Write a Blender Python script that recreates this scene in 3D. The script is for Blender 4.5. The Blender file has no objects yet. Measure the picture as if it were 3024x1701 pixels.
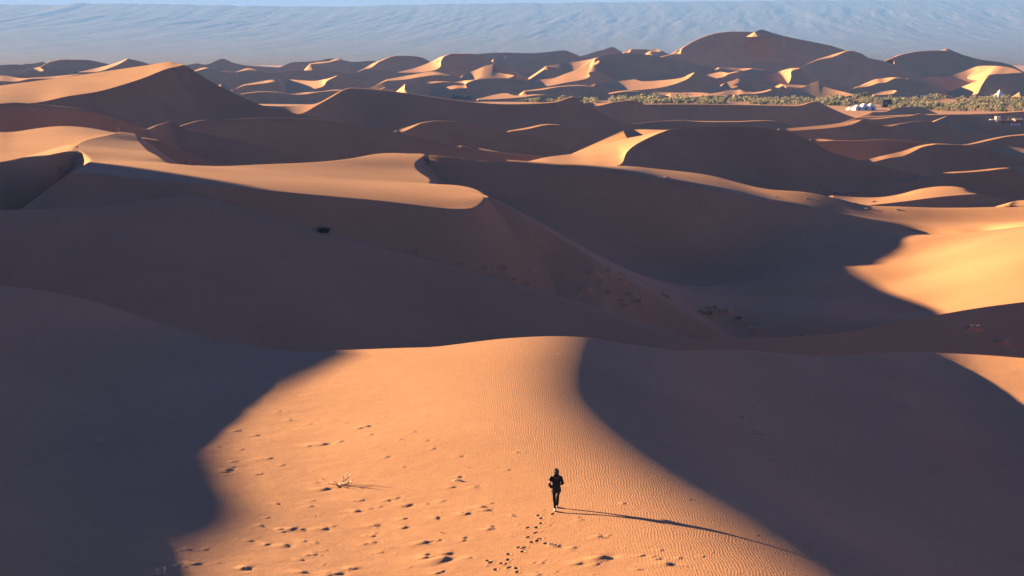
import bpy, bmesh, math, random
import numpy as np
from mathutils import Vector, Matrix
random.seed(7); RNG = np.random.default_rng(7)
SC = bpy.context.scene
COL = SC.collection
# ------------------------------------------------------------------ camera model
F_PX, CX, CY, HZ = 6000.0, 1512.0, 850.5, 150.0      # photo pixels (3024 x 1701)
PITCH = math.atan((CY - HZ) / F_PX)
KY = F_PX/4200.0                                     # depths below are noted for a 4200 px lens
CAM_Z = 47.0                                          # metres above the desert plain
SUN_EL, SUN_AZ = math.radians(9.7), math.radians(35.0)
SUN_TO = np.array([-math.cos(SUN_EL)*math.cos(SUN_AZ), math.cos(SUN_EL)*math.sin(SUN_AZ), math.sin(SUN_EL)])
cp, sp = math.cos(PITCH), math.sin(PITCH)

def W(u, v, Y):
    """a point Y metres ahead of the camera on the line of sight of photo pixel (u, v)"""
    u, v, Y = np.broadcast_arrays(np.asarray(u, float), np.asarray(v, float), np.asarray(Y, float))
    a = (u - CX)/F_PX; b = -(v - CY)/F_PX
    dy = cp + b*sp
    return np.stack([a/dy*Y, Y, CAM_Z + (b*cp - sp)/dy*Y], -1)

def PX(p):
    p = np.asarray(p, float); x, y, z = p[..., 0], p[..., 1], p[..., 2] - CAM_Z
    d = y*cp - z*sp; up = y*sp + z*cp
    return CX + F_PX*x/d, CY - F_PX*up/d

TILES = dict(A=(0, 0, .39130), B=(1008, 0, .39130), C=(2016, 0, .39130), D=(0, 567, .39130), E=(1008, 567, .39130),
             F=(2016, 567, .39130), G=(2300, 300, .28106), H=(1100, 420, .23292), I=(0, 340, .23292),
             J=(1700, 340, .28106), P=(0, 0, 1.17391), S=(0, 0, 1.0))

def CV(*segs, Y=None):
    """traced line: ('A', (x, y), (x, y, Y) ...) pieces -> array of u, v, Y (missing Y filled in along the line)"""
    pts = []
    for s in segs:
        ox, oy, k = TILES[s[0]]
        for q in s[1:]:
            pts.append((ox + q[0]*k, oy + q[1]*k, q[2] if len(q) > 2 else np.nan))
    a = np.array(pts, float)
    if Y is not None:
        if np.isscalar(Y): a[:, 2] = np.where(np.isnan(a[:, 2]), Y, a[:, 2])
        else:
            if np.isnan(a[0, 2]): a[0, 2] = Y[0]
            if np.isnan(a[-1, 2]): a[-1, 2] = Y[1]
    t = np.r_[0, np.cumsum(np.hypot(np.diff(a[:, 0]), np.diff(a[:, 1])) + 1e-6)]
    ok = ~np.isnan(a[:, 2])
    a[:, 2] = np.interp(t, t[ok], a[ok, 2]) if ok.any() else 0.0
    a[:, 2] *= KY
    return a

def resample(a, n, tpos=None):
    """centripetal Catmull-Rom through the rows of a"""
    a = np.asarray(a, float)
    if len(a) == 2:
        t = np.linspace(0, 1, n)[:, None]; return a[0]*(1-t) + a[1]*t
    P = np.vstack([2*a[0]-a[1], a, 2*a[-1]-a[-2]])
    d = np.sqrt(np.maximum(np.hypot(*(np.diff(P[:, :2], axis=0).T)), 1e-3))
    k = np.r_[0, np.cumsum(d)]
    seg = np.r_[0, np.cumsum(np.hypot(*(np.diff(a[:, :2], axis=0).T)) + 1e-6)]
    s = np.linspace(0, seg[-1], n)
    out = np.empty((n, a.shape[1]))
    idx = np.clip(np.searchsorted(seg, s, 'right')-1, 0, len(a)-2)
    for j in range(n):
        i = idx[j]; f = (s[j]-seg[i])/(seg[i+1]-seg[i])
        t0, t1, t2, t3 = k[i], k[i+1], k[i+2], k[i+3]
        t = t1 + (t2-t1)*f
        p0, p1, p2, p3 = P[i], P[i+1], P[i+2], P[i+3]
        A1 = (t1-t)/(t1-t0)*p0 + (t-t0)/(t1-t0)*p1
        A2 = (t2-t)/(t2-t1)*p1 + (t-t1)/(t2-t1)*p2
        A3 = (t3-t)/(t3-t2)*p2 + (t-t2)/(t3-t2)*p3
        B1 = (t2-t)/(t2-t0)*A1 + (t-t0)/(t2-t0)*A2
        B2 = (t3-t)/(t3-t1)*A2 + (t-t1)/(t3-t1)*A3
        out[j] = (t2-t)/(t2-t1)*B1 + (t-t1)/(t2-t1)*B2
    return out

def add_mesh(name, verts, faces, mat=None, parent=None, smooth=True):
    me = bpy.data.meshes.new(name)
    verts = np.asarray(verts, np.float32)
    if isinstance(faces, np.ndarray):
        nf, k = faces.shape
        me.vertices.add(len(verts)); me.vertices.foreach_set('co', verts.ravel())
        me.loops.add(nf*k); me.loops.foreach_set('vertex_index', faces.astype(np.int32).ravel())
        me.polygons.add(nf); me.polygons.foreach_set('loop_start', np.arange(0, nf*k, k, dtype=np.int32))
        me.update(calc_edges=True)
    else:
        me.from_pydata([tuple(map(float, q)) for q in verts], [], faces)
    me.validate()
    if smooth: me.polygons.foreach_set('use_smooth', np.ones(len(me.polygons), bool))
    o = bpy.data.objects.new(name, me); COL.objects.link(o)
    if mat: me.materials.append(mat)
    if parent is not None: o.parent = parent
    return o

def grid_faces(nr, nc, off=0):
    i = np.arange(nr-1)[:, None]*nc + np.arange(nc-1)[None, :]
    i = i.ravel() + off
    return np.stack([i, i+1, i+nc+1, i+nc], -1)

def structure(o):
    o['kind'] = 'structure'; return o

# ------------------------------------------------------------------ dunes as lofted bodies
ZF = -18.0        # toes run this far under the plain
def norm2(h):
    h = np.array(h, float); return h/np.hypot(*h)

DUNES = []
def smooth_strip(c0, c1, k, bulge=0.0):
    t = np.linspace(0, 1, k+1)[:, None, None]
    s = c0[None]*(1-t) + c1[None]*t
    if bulge: s[..., 2] += bulge*4*(t*(1-t))[..., 0]*1.0
    return s

def dune(lower, upper=None, s=.09, tilt=.05, lee=(.36, -.93, .65), back=(-.3, .95, .22), n=90, ext=(1, 1),
         extslope=.35, zf=ZF, soft=0.0, lee2=None, dark=True):
    f = F_PX
    nh = 0
    if upper is not None:       # both lines run together after the lit strip closes: keep their samples paired there
        kt = 0
        while kt < min(len(lower), len(upper))-2 and abs(lower[-1-kt, 0]-upper[-1-kt, 0]) < 2.5 and abs(lower[-1-kt, 1]-upper[-1-kt, 1]) < 2.5: kt += 1
        if kt >= 2:
            Lt = np.hypot(*np.diff(lower[-kt:, :2], axis=0).T).sum(); Lh = np.hypot(*np.diff(lower[:len(lower)-kt+1, :2], axis=0).T).sum()
            nt_ = int(np.clip(n*Lt/(Lt+Lh), 4, n-12)); nh = n-nt_
    def split(c):
        if not nh: return resample(c, n)
        return np.vstack([resample(c[:len(c)-kt+1], nh+1)[:-1], resample(c[-kt:], n-nh)])
    lo = split(lower)
    uc = lo[:, 0].mean()
    if upper is not None and not upper[:, 2].max() > 1:
        lo[:, 2] -= tilt*lo[:, 2]/(f*s)*(lo[:, 0]-uc)
    Yold = lo[:, 2].copy()
    if dark:                   # crest swings away from the sun so that the slip face below it is self-shaded
        for _ in range(5):
            q = W(lo[:, 0], lo[:, 1], lo[:, 2]); dq = np.diff(q, axis=0)
            dx, dz = dq[:, 0], dq[:, 2]
            cx, cy, cz = -SUN_TO[0], SUN_TO[1], SUN_TO[2]
            hx, hy = norm2(lee[:2]); sl_ = lee[2]
            req = (-cx*dz*hy - cy*dz*hx - cy*sl_*dx - cz*hy*dx + .11*np.abs(dx))/(cx*sl_ - cz*hx)
            req = np.where(dx < 0, np.maximum(req, 3.0*np.abs(dx)), req)
            k = np.ones(3)/3; req = np.convolve(np.pad(req, 1, mode='edge'), k, 'valid')
            dy = np.maximum(np.diff(Yold), req)
            ny = np.r_[0, np.cumsum(dy)]
            lo[:, 2] = ny - ny.mean() + Yold.mean()
    dY = lo[:, 2] - Yold
    if upper is None:
        up = lo.copy()
        L = W(lo[:, 0], lo[:, 1], lo[:, 2]); U = L.copy()
    else:
        given = not np.isnan(upper[:, 2]).any() and upper[:, 2].max() > 1
        up = split(upper)
        if given: up[:, 2] += dY
        if not given:
            dv = np.maximum(lo[:, 1]-up[:, 1], 0)
            a = lo[:, 2]/(f*s)
            up[:, 2] = lo[:, 2] + dv*a
        L = W(lo[:, 0], lo[:, 1], lo[:, 2]); U = W(up[:, 0], up[:, 1], up[:, 2])
    # taper both ends down into the sand
    def end(Q, i, j, g):
        d = Q[i]-Q[j]; d[2] = 0
        d /= max(np.hypot(d[0], d[1]), 1e-6)
        Lg = g*max(Q[i][2]-zf, 4)/extslope
        ts = np.array([.15, .4, 1.0])[:, None]
        return Q[i] + d*Lg*ts + np.array([0, 0, -1])*extslope*Lg*ts
    e0 = end(L, 0, 3, ext[0]) if ext[0] else np.zeros((0, 3))
    e1 = end(L, -1, -4, ext[1]) if ext[1] else np.zeros((0, 3))
    L = np.vstack([e0[::-1], L, e1]); U = np.vstack([e0[::-1], U, e1])
    hl = norm2(lee[:2]); hb = norm2(back[:2])
    if lee2 is not None:       # the lee turns along the crest
        tt = np.linspace(0, 1, len(L))[:, None]
        hl = norm2(lee[:2])*(1-tt) + norm2(lee2[:2])*tt
        hl /= np.hypot(hl[:, :1], hl[:, 1:])
        sl = (lee[2]*(1-tt) + lee2[2]*tt)[:, 0]
    else:
        hl = np.repeat(hl[None], len(L), 0); sl = np.full(len(L), lee[2])
    D = np.maximum(L[:, 2]-zf, .5)/sl
    LT = L.copy(); LT[:, :2] += hl*D[:, None]; LT[:, 2] -= sl*D
    D = np.maximum(U[:, 2]-zf, .5)/back[2]
    BT = U.copy(); BT[:, :2] += hb*D[:, None]; BT[:, 2] -= back[2]*D
    vs, fs, off = [], [], 0
    strips = [smooth_strip(LT, L, 10)]
    if upper is not None: strips.append(smooth_strip(L, U, 10))
    strips.append(smooth_strip(U, BT, 6))
    if soft > 0:               # rounded crest: one continuous sheet, blurred across the crest
        S = np.concatenate([st[(0 if k == 0 else 1):] for k, st in enumerate(strips)], 0)
        # resample each cross line finely near the crest and smooth
        m = 160
        dd = np.r_[np.zeros((1, S.shape[1])), np.cumsum(np.linalg.norm(np.diff(S, axis=0), axis=2), 0)]
        out = np.empty((m, S.shape[1], 3))
        for j in range(S.shape[1]):
            out[:, j] = np.stack([np.interp(np.linspace(0, dd[-1, j], m), dd[:, j], S[:, j, c]) for c in range(3)], -1)
        step = dd[-1].mean()/m
        it = int(max(1, (soft/step)**2))
        for _ in range(min(it, 400)):
            out[1:-1] = .25*out[:-2] + .5*out[1:-1] + .25*out[2:]
        strips = [out]
    for st in strips:
        r, c, _ = st.shape
        vs.append(st.reshape(-1, 3)); fs.append(grid_faces(r, c, off)); off += r*c
    DUNES.append((np.vstack(vs), np.vstack(fs)))

def loft(curves, k=10, n=100, sharp=()):
    """sheet through curves given near -> far (arrays u, v, Y), smooth across"""
    C = np.array([W(*resample(c, n).T) for c in curves])
    m = (len(C)-1)*k+1
    out = np.empty((m, n, 3))
    for j in range(n):
        col = C[:, j]
        out[:, j] = resample(col[:, [1, 2, 0]], m)[:, [2, 0, 1]] if len(col) > 2 else resample(col, m)
    DUNES.append((out.reshape(-1, 3), grid_faces(m, n)))

# ------------------------------------------------------------------ thin-plate sheets for the near sand
def tps(ctrl, lam=2e-6):
    X = np.asarray(ctrl, float); n = len(X)
    c = X[:, :2].mean(0); sc = X[:, :2].std()
    q = (X[:, :2]-c)/sc
    def U(r2): return np.where(r2 > 1e-12, r2*np.log(np.maximum(r2, 1e-12)), 0)
    r2 = ((q[:, None]-q[None])**2).sum(-1)
    K = U(r2) + lam*np.eye(n)
    Pm = np.c_[np.ones(n), q]
    M = np.block([[K, Pm], [Pm.T, np.zeros((3, 3))]])
    s = np.linalg.solve(M, np.r_[X[:, 2], 0, 0, 0])
    def ev(x, y):
        sh = np.shape(x); p = (np.stack([np.ravel(x), np.ravel(y)], -1)-c)/sc
        o = np.empty(len(p))
        for i in range(0, len(p), 100000):
            pp = p[i:i+100000]
            o[i:i+100000] = U(((pp[:, None]-q[None])**2).sum(-1))@s[:n] + s[n] + pp@s[n+1:]
        return o.reshape(sh)
    return ev

def near_poly(poly, x, y):
    """nearest point on a polyline (xyz): distance, z there, signed side (+ = left of its direction)"""
    x = np.ravel(x); y = np.ravel(y)
    best = np.full(len(x), 1e9); zz = np.zeros(len(x)); sd = np.ones(len(x))
    for a, b in zip(poly[:-1], poly[1:]):
        d = b-a; l2 = max(d[0]**2+d[1]**2, 1e-9)
        t = np.clip(((x-a[0])*d[0]+(y-a[1])*d[1])/l2, 0, 1)
        qx = a[0]+t*d[0]; qy = a[1]+t*d[1]
        ds = np.hypot(x-qx, y-qy)
        cr = d[0]*(y-a[1]) - d[1]*(x-a[0])
        m = ds < best - 1e-9
        best[m] = ds[m]; zz[m] = (a[2]+t*d[2])[m]; sd[m] = np.sign(cr)[m]
    return best, zz, sd

def inside(poly, x, y):
    x = np.ravel(x); y = np.ravel(y); r = np.zeros(len(x), bool)
    n = len(poly)
    for i in range(n):
        x1, y1 = poly[i][:2]; x2, y2 = poly[(i+1) % n][:2]
        if y1 == y2: continue
        c = ((y1 > y) != (y2 > y)) & (x < (x2-x1)*(y-y1)/(y2-y1)+x1)
        r ^= c
    return r
# ------------------------------------------------------------------ value noise on arrays
def vnoise(x, y, seed=0):
    r = np.random.default_rng(seed); T = r.random((256, 256))
    xi = np.floor(x).astype(int); yi = np.floor(y).astype(int)
    fx = x-xi; fy = y-yi; fx = fx*fx*(3-2*fx); fy = fy*fy*(3-2*fy)
    g = lambda a, b: T[a % 256, b % 256]
    return (g(xi, yi)*(1-fx)+g(xi+1, yi)*fx)*(1-fy) + (g(xi, yi+1)*(1-fx)+g(xi+1, yi+1)*fx)*fy
def fbm(x, y, oct=5, seed=0, gain=.5):
    s = 0; a = 1; t = 0
    for o in range(oct):
        s = s + a*vnoise(x*2**o + 17.3*o, y*2**o + 5.1*o, seed+o); t += a; a *= gain
    return s/t
# ------------------------------------------------------------------ near hill
def smooth_table(xs, ys, lo, hi, n=900, sig=1.2):
    g = np.linspace(lo, hi, n); v = np.interp(g, xs, ys)
    st = (hi-lo)/(n-1); k = int(3*sig/st)
    ker = np.exp(-.5*(np.arange(-k, k+1)*st/sig)**2); ker /= ker.sum()
    vp = np.pad(v, k, mode='reflect', reflect_type='odd')
    return g, np.convolve(vp, ker, 'valid')
XT_G, XT_V = smooth_table([20, 40, 45, 49, 56, 61.6, 69, 77, 88, 100, 115, 140],
                          [22, 14.4, 12.9, 11.8, 9.6, 7.2, 5.0, 3.6, 4.6, 6.2, 8.5, 13], 15, 140, sig=3.0)
PT_G, PT_V = smooth_table([-70, -48, -38, -33, -28, -22, -16, -12, -8, -5, -2.5, 0, 3, 4.6, 6.2, 10, 14, 18, 22, 26, 30, 36, 44, 70],
                          [7, 4.9, 2.9, .95, -.6, -1.15, -1.12, -.80, -.44, -.20, -.12, -.48, -1.35, -1.65, -2.3, -3.8, -5.1, -6.3, -7.3, -8.5, -9.25, -9.0, -7.4, -2],
                          -70, 70, sig=1.35)
def hill0(x, y):
    t = x - np.interp(y/KY, XT_G, XT_V)
    return CAM_Z - 18.45 + np.interp(t, PT_G, PT_V)

CREST = CV(('P', (-300, 650), (-120, 692), (0, 719), (83, 728), (200, 750), (290, 776), (400, 813), (533, 851), (667, 875), (750, 883),
            (859, 881), (1000, 876), (1092, 873), (1159, 865), (1259, 853), (1359, 847), (1425, 847), (1492, 852), (1559, 863),
            (1625, 873), (1717, 883), (1817, 880), (1884, 881), (1950, 888), (2017, 894), (2084, 894), (2184, 890),
            (2284, 887), (2384, 889), (2484, 894), (2576, 901), (2800, 915), (3100, 925)), Y=90)
_cs = resample(CREST, 400)
CREST_U, CREST_V = _cs[:, 0], _cs[:, 1]
_bx = np.linspace(-60, 62, 1221)
_by = np.arange(62*KY, 150*KY, .12)
def _brink():
    X, Yg = np.meshgrid(_bx, _by)
    Z = hill0(X, Yg)
    u, v = PX(np.stack([X, Yg, Z], -1))
    past = v < np.interp(u, CREST_U, CREST_V)
    first = np.argmax(past, 0); first[~past.any(0)] = len(_by)-1
    yb = _by[first]
    k = np.exp(-.5*(np.arange(-9, 10)/3.5)**2); k /= k.sum()
    return np.convolve(np.pad(yb, 9, mode='edge'), k, 'valid')
_byv = _brink()
def hill(x, y):
    yb = np.interp(x, _bx, _byv)
    z = hill0(x, np.minimum(y, yb))
    d = np.maximum(y-yb, 0)
    return z - .55*(np.sqrt(d*d+.02)-.1414)*(d > 0)

def ray_hill(u, v):
    """where the line of sight of photo pixel (u, v) meets the near hill"""
    lo, hi = 30.0*KY, 140.0*KY
    ys = np.linspace(lo, hi, 1600)
    p = W(np.full_like(ys, u), np.full_like(ys, v), ys)
    below = p[:, 2] < hill(p[:, 0], p[:, 1])
    i = int(np.argmax(below)) if below.any() else len(ys)-1
    return p[i]

# ------------------------------------------------------------------ big off-frame dunes on the left that shade the foreground
def caster(pts, xw, pre=(), post=()):
    out = []
    for p, x in zip(pts, xw):
        t = (x-p[0])/SUN_TO[0]
        out.append(p + SUN_TO*t)
    return np.array(list(pre)+out+list(post))
def ridge_body(crest, hl, sl, hb, sb, n=120, zf=ZF):
    a = resample(np.asarray(crest)[:, [0, 1, 2]], n)
    hl = norm2(hl); hb = norm2(hb)
    D = np.maximum(a[:, 2]-zf, .5)/sl; LT = a.copy(); LT[:, :2] += hl*D[:, None]; LT[:, 2] -= sl*D
    D = np.maximum(a[:, 2]-zf, .5)/sb; BT = a.copy(); BT[:, :2] += hb*D[:, None]; BT[:, 2] -= sb*D
    off = 0; vs = []; fs = []
    for st in (smooth_strip(LT, a, 8), smooth_strip(a, BT, 8)):
        r, c, _ = st.shape; vs.append(st.reshape(-1, 3)); fs.append(grid_faces(r, c, off)); off += r*c
    DUNES.append((np.vstack(vs), np.vstack(fs)))

EDGE_A = [(420, 1449), (400, 1400), (560, 1335), (603, 1290), (562, 1230), (522, 1130), (562, 1040), (700, 972), (800, 925), (880, 886)]
_pa = [ray_hill(x*1.17391, y*1.17391) for x, y in EDGE_A]
XW = -76.0
_ca = caster(_pa, np.full(len(_pa), XW))
_ca = _ca[np.argsort(_ca[:, 1])]
_yg = np.arange(_ca[0, 1], _ca[-1, 1], .5); _zg = np.interp(_yg, _ca[:, 1], _ca[:, 2])
_ker = np.exp(-.5*(np.arange(-12, 13)*.5/.9)**2); _ker /= _ker.sum()
_zg = np.convolve(np.pad(_zg, 12, mode='edge'), _ker, 'valid') + .17
_mid = np.stack([np.full_like(_yg, XW), _yg, _zg], -1)[::2]
_ca = np.vstack([[XW, _yg[0]-60, _zg[0]+.5], [XW, _yg[0]-14, _zg[0]+.6], [XW, _yg[0]-4, _zg[0]+.3], _mid, [XW, _yg[-1]+5, _zg[-1]-1.4], [XW, _yg[-1]+18, _zg[-1]-13]])
ridge_body(_ca, (.95, -.3), .6, (-1, .2), .35, n=260)
_cb = np.array([[-150, 130, -8], [-150, 165, 6], [-150, 180, 9], [-150, 195, 11], [-150, 212, 10.5], [-150, 226, 6], [-150, 238, -1], [-150, 255, -18]], float)
_cb[:, 1] = _cb[:, 1]*KY + 22; _cb[:, 2] += CAM_Z
ridge_body(_cb, (.95, -.3), .62, (-1, .2), .3)

# ------------------------------------------------------------------ middle: tongue plateau (lit) and its back crest
def sheet(ctrl, poly, x0, x1, y0, y1, step, slope, mirror=None, outside=True):
    """thin-plate sheet inside a closed outline (world xyz), falling away outside it at the angle of repose"""
    ev = tps(ctrl)
    xs = np.arange(x0, x1+step, step); ys = np.arange(y0*KY, y1*KY+step, step)
    X, Yg = np.meshgrid(xs, ys)
    Z = ev(X, Yg).ravel()
    poly = poly.copy(); poly[:, 2] = ev(poly[:, 0], poly[:, 1])
    ins = inside(poly, X, Yg)
    d, zn, _ = near_poly(np.vstack([poly, poly[:1]]), X, Yg)
    Z = np.where(ins, Z, zn - slope*d)
    V = np.stack([X.ravel(), Yg.ravel(), Z], -1)
    DUNES.append((V, grid_faces(len(ys), len(xs))))
    return ev

brink = CV(('I', (900, 719, 185), (1300, 755, 184), (1700, 800, 182.5), (2100, 838, 181), (2576, 880, 179.5)),
           ('H', (0, 735, 178.5), (500, 790, 177.5), (900, 838, 176.5), (1130, 848, 176.3), (1280, 835, 176.8), (1380, 785, 178.5), (1435, 720, 180.5),
            (1442, 690, 182), (1400, 640, 187), (1300, 590, 194), (1180, 560, 200), (1050, 543, 204), (850, 533, 206)))
backedge = CV(('H', (720, 520, 208), (750, 480, 212), (640, 400, 221), (560, 330, 229), (560, 260, 235), (680, 158, 245), (450, 143, 246), (200, 138, 246), (0, 155, 243)),
              ('A', (2576, 1205, 231), (2000, 1240, 218), (1700, 1253, 212), (1450, 1250, 210)),
              ('I', (2300, 625, 206), (2080, 565, 212), (1900, 460, 229), (1780, 340, 248), (1690, 240, 266)),
              ('I', (1500, 213, 257), (1250, 270, 245), (1000, 345, 232), (890, 440, 216.5), (1000, 455, 215.5), (1090, 510, 211.5), (1143, 575, 206), (1080, 650, 195)))
poly = np.vstack([W(*resample(brink, 160).T), W(*resample(backedge, 160).T)])
inn = CV(('A', (1000, 1160, 212), ), ('H', (300, 480, 214), (900, 680, 199)))
ctrl = np.vstack([W(*brink.T), W(*backedge.T)])
sheet(ctrl, poly, -78, 12, 152, 285, .3, .75)

# left crest of the plateau with the slip hollow under it
dune(CV(('I', (-60, 612, 196), (60, 606, 199), (500, 530, 207), (900, 457, 214), (1010, 474, 214))),
     CV(('I', (-60, 605, 200), (60, 596, 205), (500, 478, 222), (800, 393, 229), (950, 385, 225), (1012, 471, 214.3))), n=80,
     lee=(.35, -.94, .6), ext=(1, 1))

# bowl on the right: N ridge (left), K crest (back), lit rise (right)
Nr = CV(('P', (1900, 890, 172), (1840, 855, 173), (1750, 800, 174), (1650, 742, 175), (1560, 692, 175.5), (1500, 655, 176), (1400, 592, 178.5), (1300, 532, 180), (1228, 494, 181.5)))
KRIM = (('H', (1240, 215, 239.5), (1700, 262, 239.2), (2250, 300, 238.8)), ('J', (0, 549, 238.6), (400, 607, 238.2), (850, 690, 237.8), (1400, 793, 237.2), (1900, 900, 236.6)),
        ('F', (900, 120, 236), (1300, 205, 235.4), (1700, 285, 234.5), (1900, 310, 232.5), (2100, 310, 230), (2300, 292, 228), (2576, 260, 222), (2900, 215, 217), (3300, 180, 212)))
Kr = CV(('H', (260, 460, 218), (300, 250, 236), (500, 175, 242), (700, 162, 241), (960, 181, 240)), *KRIM)
botR = CV(('P', (3000, 800, 160), (2576, 825, 163), (2300, 840, 170), (2000, 860, 174)))
pol = np.vstack([W(*resample(Nr, 100).T), W(*resample(Kr, 220).T), W(*resample(botR, 40).T)])
def bowl_pt(x, y, sl=.63, floor=-35.0):
    u, v = x*1.17391, y*1.17391
    o = np.argsort(Kr[:, 0]); vk = np.interp(u, Kr[o, 0], Kr[o, 1]); yk = np.interp(u, Kr[o, 0], Kr[o, 2])
    zk = W(u, vk, yk)[2]-CAM_Z; p = W(u, v, 1.0); T = -(p[2]-CAM_Z)
    Yv = (sl*yk - zk)/(sl+T)
    if -T*Yv < floor: Yv = -floor/T
    return W(u, v, Yv)
inn = np.vstack([[bowl_pt((1100+x*.23292)/1.17391, (420+y*.23292)/1.17391, .56) for x, y in ((620, 270), (760, 240), (900, 300), (760, 340), (700, 400), (850, 430), (1000, 380), (1000, 490), (1150, 450), (1200, 540), (900, 510), (1350, 620), (1450, 600))],
          [bowl_pt(*q) for q in ( (1450, 480), (1450, 520), (1600, 500), (1600, 600), (1700, 560), (1700, 640), (1700, 720), (1800, 560), (1800, 700), (1850, 830))], [bowl_pt(1900, 760, .6, -34), bowl_pt(1900, 620, .5, -33.5), bowl_pt(2000, 610, .3, -32.5), bowl_pt(2000, 700, .3, -32.5), bowl_pt(2000, 800, .3, -33.6), bowl_pt(2080, 760, .3, -33.2)],
          np.array([[-20, 310, CAM_Z-19.4], [-14, 308, CAM_Z-20.0], [-9, 308, CAM_Z-21.2], [-3, 300, CAM_Z-23.2]]),
          W(*CV(('P', (2100, 600, 224.5), (2150, 645, 213.5), (2150, 740, 194), (2300, 605, 217), (2300, 640, 211), (2300, 695, 199.7), (2300, 780, 184), (2450, 620, 204), (2450, 725, 185.5), (2576, 655, 188), (2576, 745, 177), (2576, 790, 170), (2420, 800, 174.5))).T)])
sheet(np.vstack([W(*Nr.T), W(*Kr.T), inn, W(*botR.T)]), pol, -14, 100, 148, 262, .36, .42)

# Q: long low ridge in front of the tongue, near face in shade
dune(CV(('P', (-150, 530, 170), (0, 523, 171), (250, 512, 172.5), (400, 492, 174), (480, 486, 174.5), (590, 513, 173.5), (700, 545, 172), (800, 575, 170.5), (900, 600, 169.5),
         (1000, 628, 168.5), (1130, 662, 167), (1250, 697, 165), (1400, 738, 162.5), (1500, 770, 161), (1650, 822, 158), (1840, 880, 154), (1950, 915, 152))),
     lee=(.1, -.99, .36), back=(.2, .97, .3), n=140, soft=1.2, ext=(1, 1))
# S: low dune behind the foreground on the right
dune(CV(('F', (-100, 1150, 158), (150, 1120, 157), (400, 1108, 155.5), (900, 1088, 152), (1300, 1050, 148), (1700, 970, 144), (2200, 880, 139), (2576, 830, 136), (3000, 780, 133))),
     lee=(.35, -.94, .40), back=(0, 1, .45), n=120)

# ------------------------------------------------------------------ right middle: sand flats and dunes
# lit flat between the bowl and R3 crest
_k = CV(*KRIM); _k = _k[_k[:, 0] > 1480]
_k0 = _k.copy(); _k0[:, 1] += 34; _k0[:, 2] -= 1.2
_k1 = _k.copy(); _k1[:, 1] += .6
loft([_k0, _k1,
      CV(('J', (-700, 512, 252), (-120, 552, 252), (500, 565, 258), (900, 640, 256), (1500, 740, 253), (2000, 850, 248), (2424, 935, 244)), ('F', (1300, 170, 241), (1700, 210, 240), (2100, 225, 238), (2576, 215, 235), (3100, 190, 232))),
      CV(('J', (-700, 512, 260), (-120, 548, 260), (500, 532, 272), (900, 570, 272), (1400, 632, 268), (2000, 775, 255)), ('G', (300, 955, 253), (600, 1015, 251), (900, 1085, 249.5), (1300, 1105, 248), (1800, 1116, 247), (2400, 1104, 245), (2576, 1100, 244), (3000, 1090, 242))),
      CV(('J', (-700, 512, 268), (-120, 548, 268), (500, 540, 276), (900, 580, 276), (1400, 645, 272), (2000, 795, 260)), ('G', (300, 985, 258), (600, 1045, 256), (900, 1112, 254), (1300, 1150, 252), (1800, 1160, 251), (2400, 1150, 249), (2576, 1150, 248), (3000, 1140, 246)))],
     n=160)
# R2: lit dune with dark near face
dune(CV(('G', (560, 1090, 250), (900, 1090, 251), (1300, 1050, 253), (1700, 1000, 256), (2080, 968, 259), (2250, 1000, 257), (2430, 1060, 254), (2470, 1105, 253))),
     CV(('G', (430, 970, 262), (620, 985, 264), (800, 1002, 266), (1050, 1004, 267), (1250, 978, 270), (1500, 915, 276), (1750, 888, 279), (1950, 886, 280))) if False else
     CV(('G', (560, 985, 264), (800, 1003, 266), (1050, 1005, 267), (1250, 978, 269), (1500, 915, 271), (1750, 889, 271), (1950, 910, 268), (2080, 967, 265), (2250, 1000, 263), (2430, 1060, 261), (2470, 1104, 260))), n=110, lee=(.35, -.94, .55))
# skyline of R2 running on to the right in shade
dune(CV(('G', (1500, 920, 279), (1750, 889, 279), (1950, 886, 278), (2200, 905, 276), (2576, 945, 273), (2900, 980, 270))), n=60)
# small lit corner at the right edge
dune(CV(('G', (2420, 1090, 244), (2500, 1100, 244), (2650, 1090, 243.5), (2900, 1080, 243))), CV(('G', (2420, 1075), (2480, 1045), (2600, 1035), (2900, 1030))), n=40, s=.1)
# R1: long crest with a thin lit rim
dune(CV(('G', (0, 872, 306), (350, 890, 303), (600, 885, 301), (950, 862, 299), (1250, 850, 297), (1500, 825, 295), (1620, 795, 294), (1800, 757, 293), (2000, 742, 292), (2200, 725, 291), (2380, 706, 290), (2480, 725, 288), (2600, 775, 286), (2900, 900, 284))),
     CV(('G', (0, 866), (350, 872), (600, 862), (950, 838), (1250, 818), (1480, 798), (1620, 770), (1780, 742), (2000, 728), (2200, 708), (2380, 690), (2500, 672), (2650, 650), (2900, 640))), n=130, s=.13)
# T: big rounded dune, lit left flank
_TR = (('J', (1100, 138, 313), (1350, 125, 316), (1700, 122, 316), (2000, 140, 314), (2250, 180, 311), (2450, 260, 307), (2650, 375, 301)), ('G', (540, 530, 297), (860, 620, 292), (1300, 730, 284), (1500, 775, 281), (1800, 850, 276)))
dune(CV(('J', (-700, 530, 282), (-200, 545, 278), (200, 545, 276), (430, 532, 276), (490, 500, 279), (510, 450, 284), (530, 400, 289), (600, 330, 295), (720, 260, 301), (850, 200, 305), (980, 152, 310)), *_TR),
     CV(('J', (-700, 500, 292), (-520, 487, 296), (-300, 440, 303), (0, 400, 312), (200, 340, 318), (480, 255, 322), (700, 212, 322), (850, 178, 318), (980, 151, 310.2)), *_TR), n=190, lee=(.45, -.9, .52), ext=(1, 1))
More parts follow.
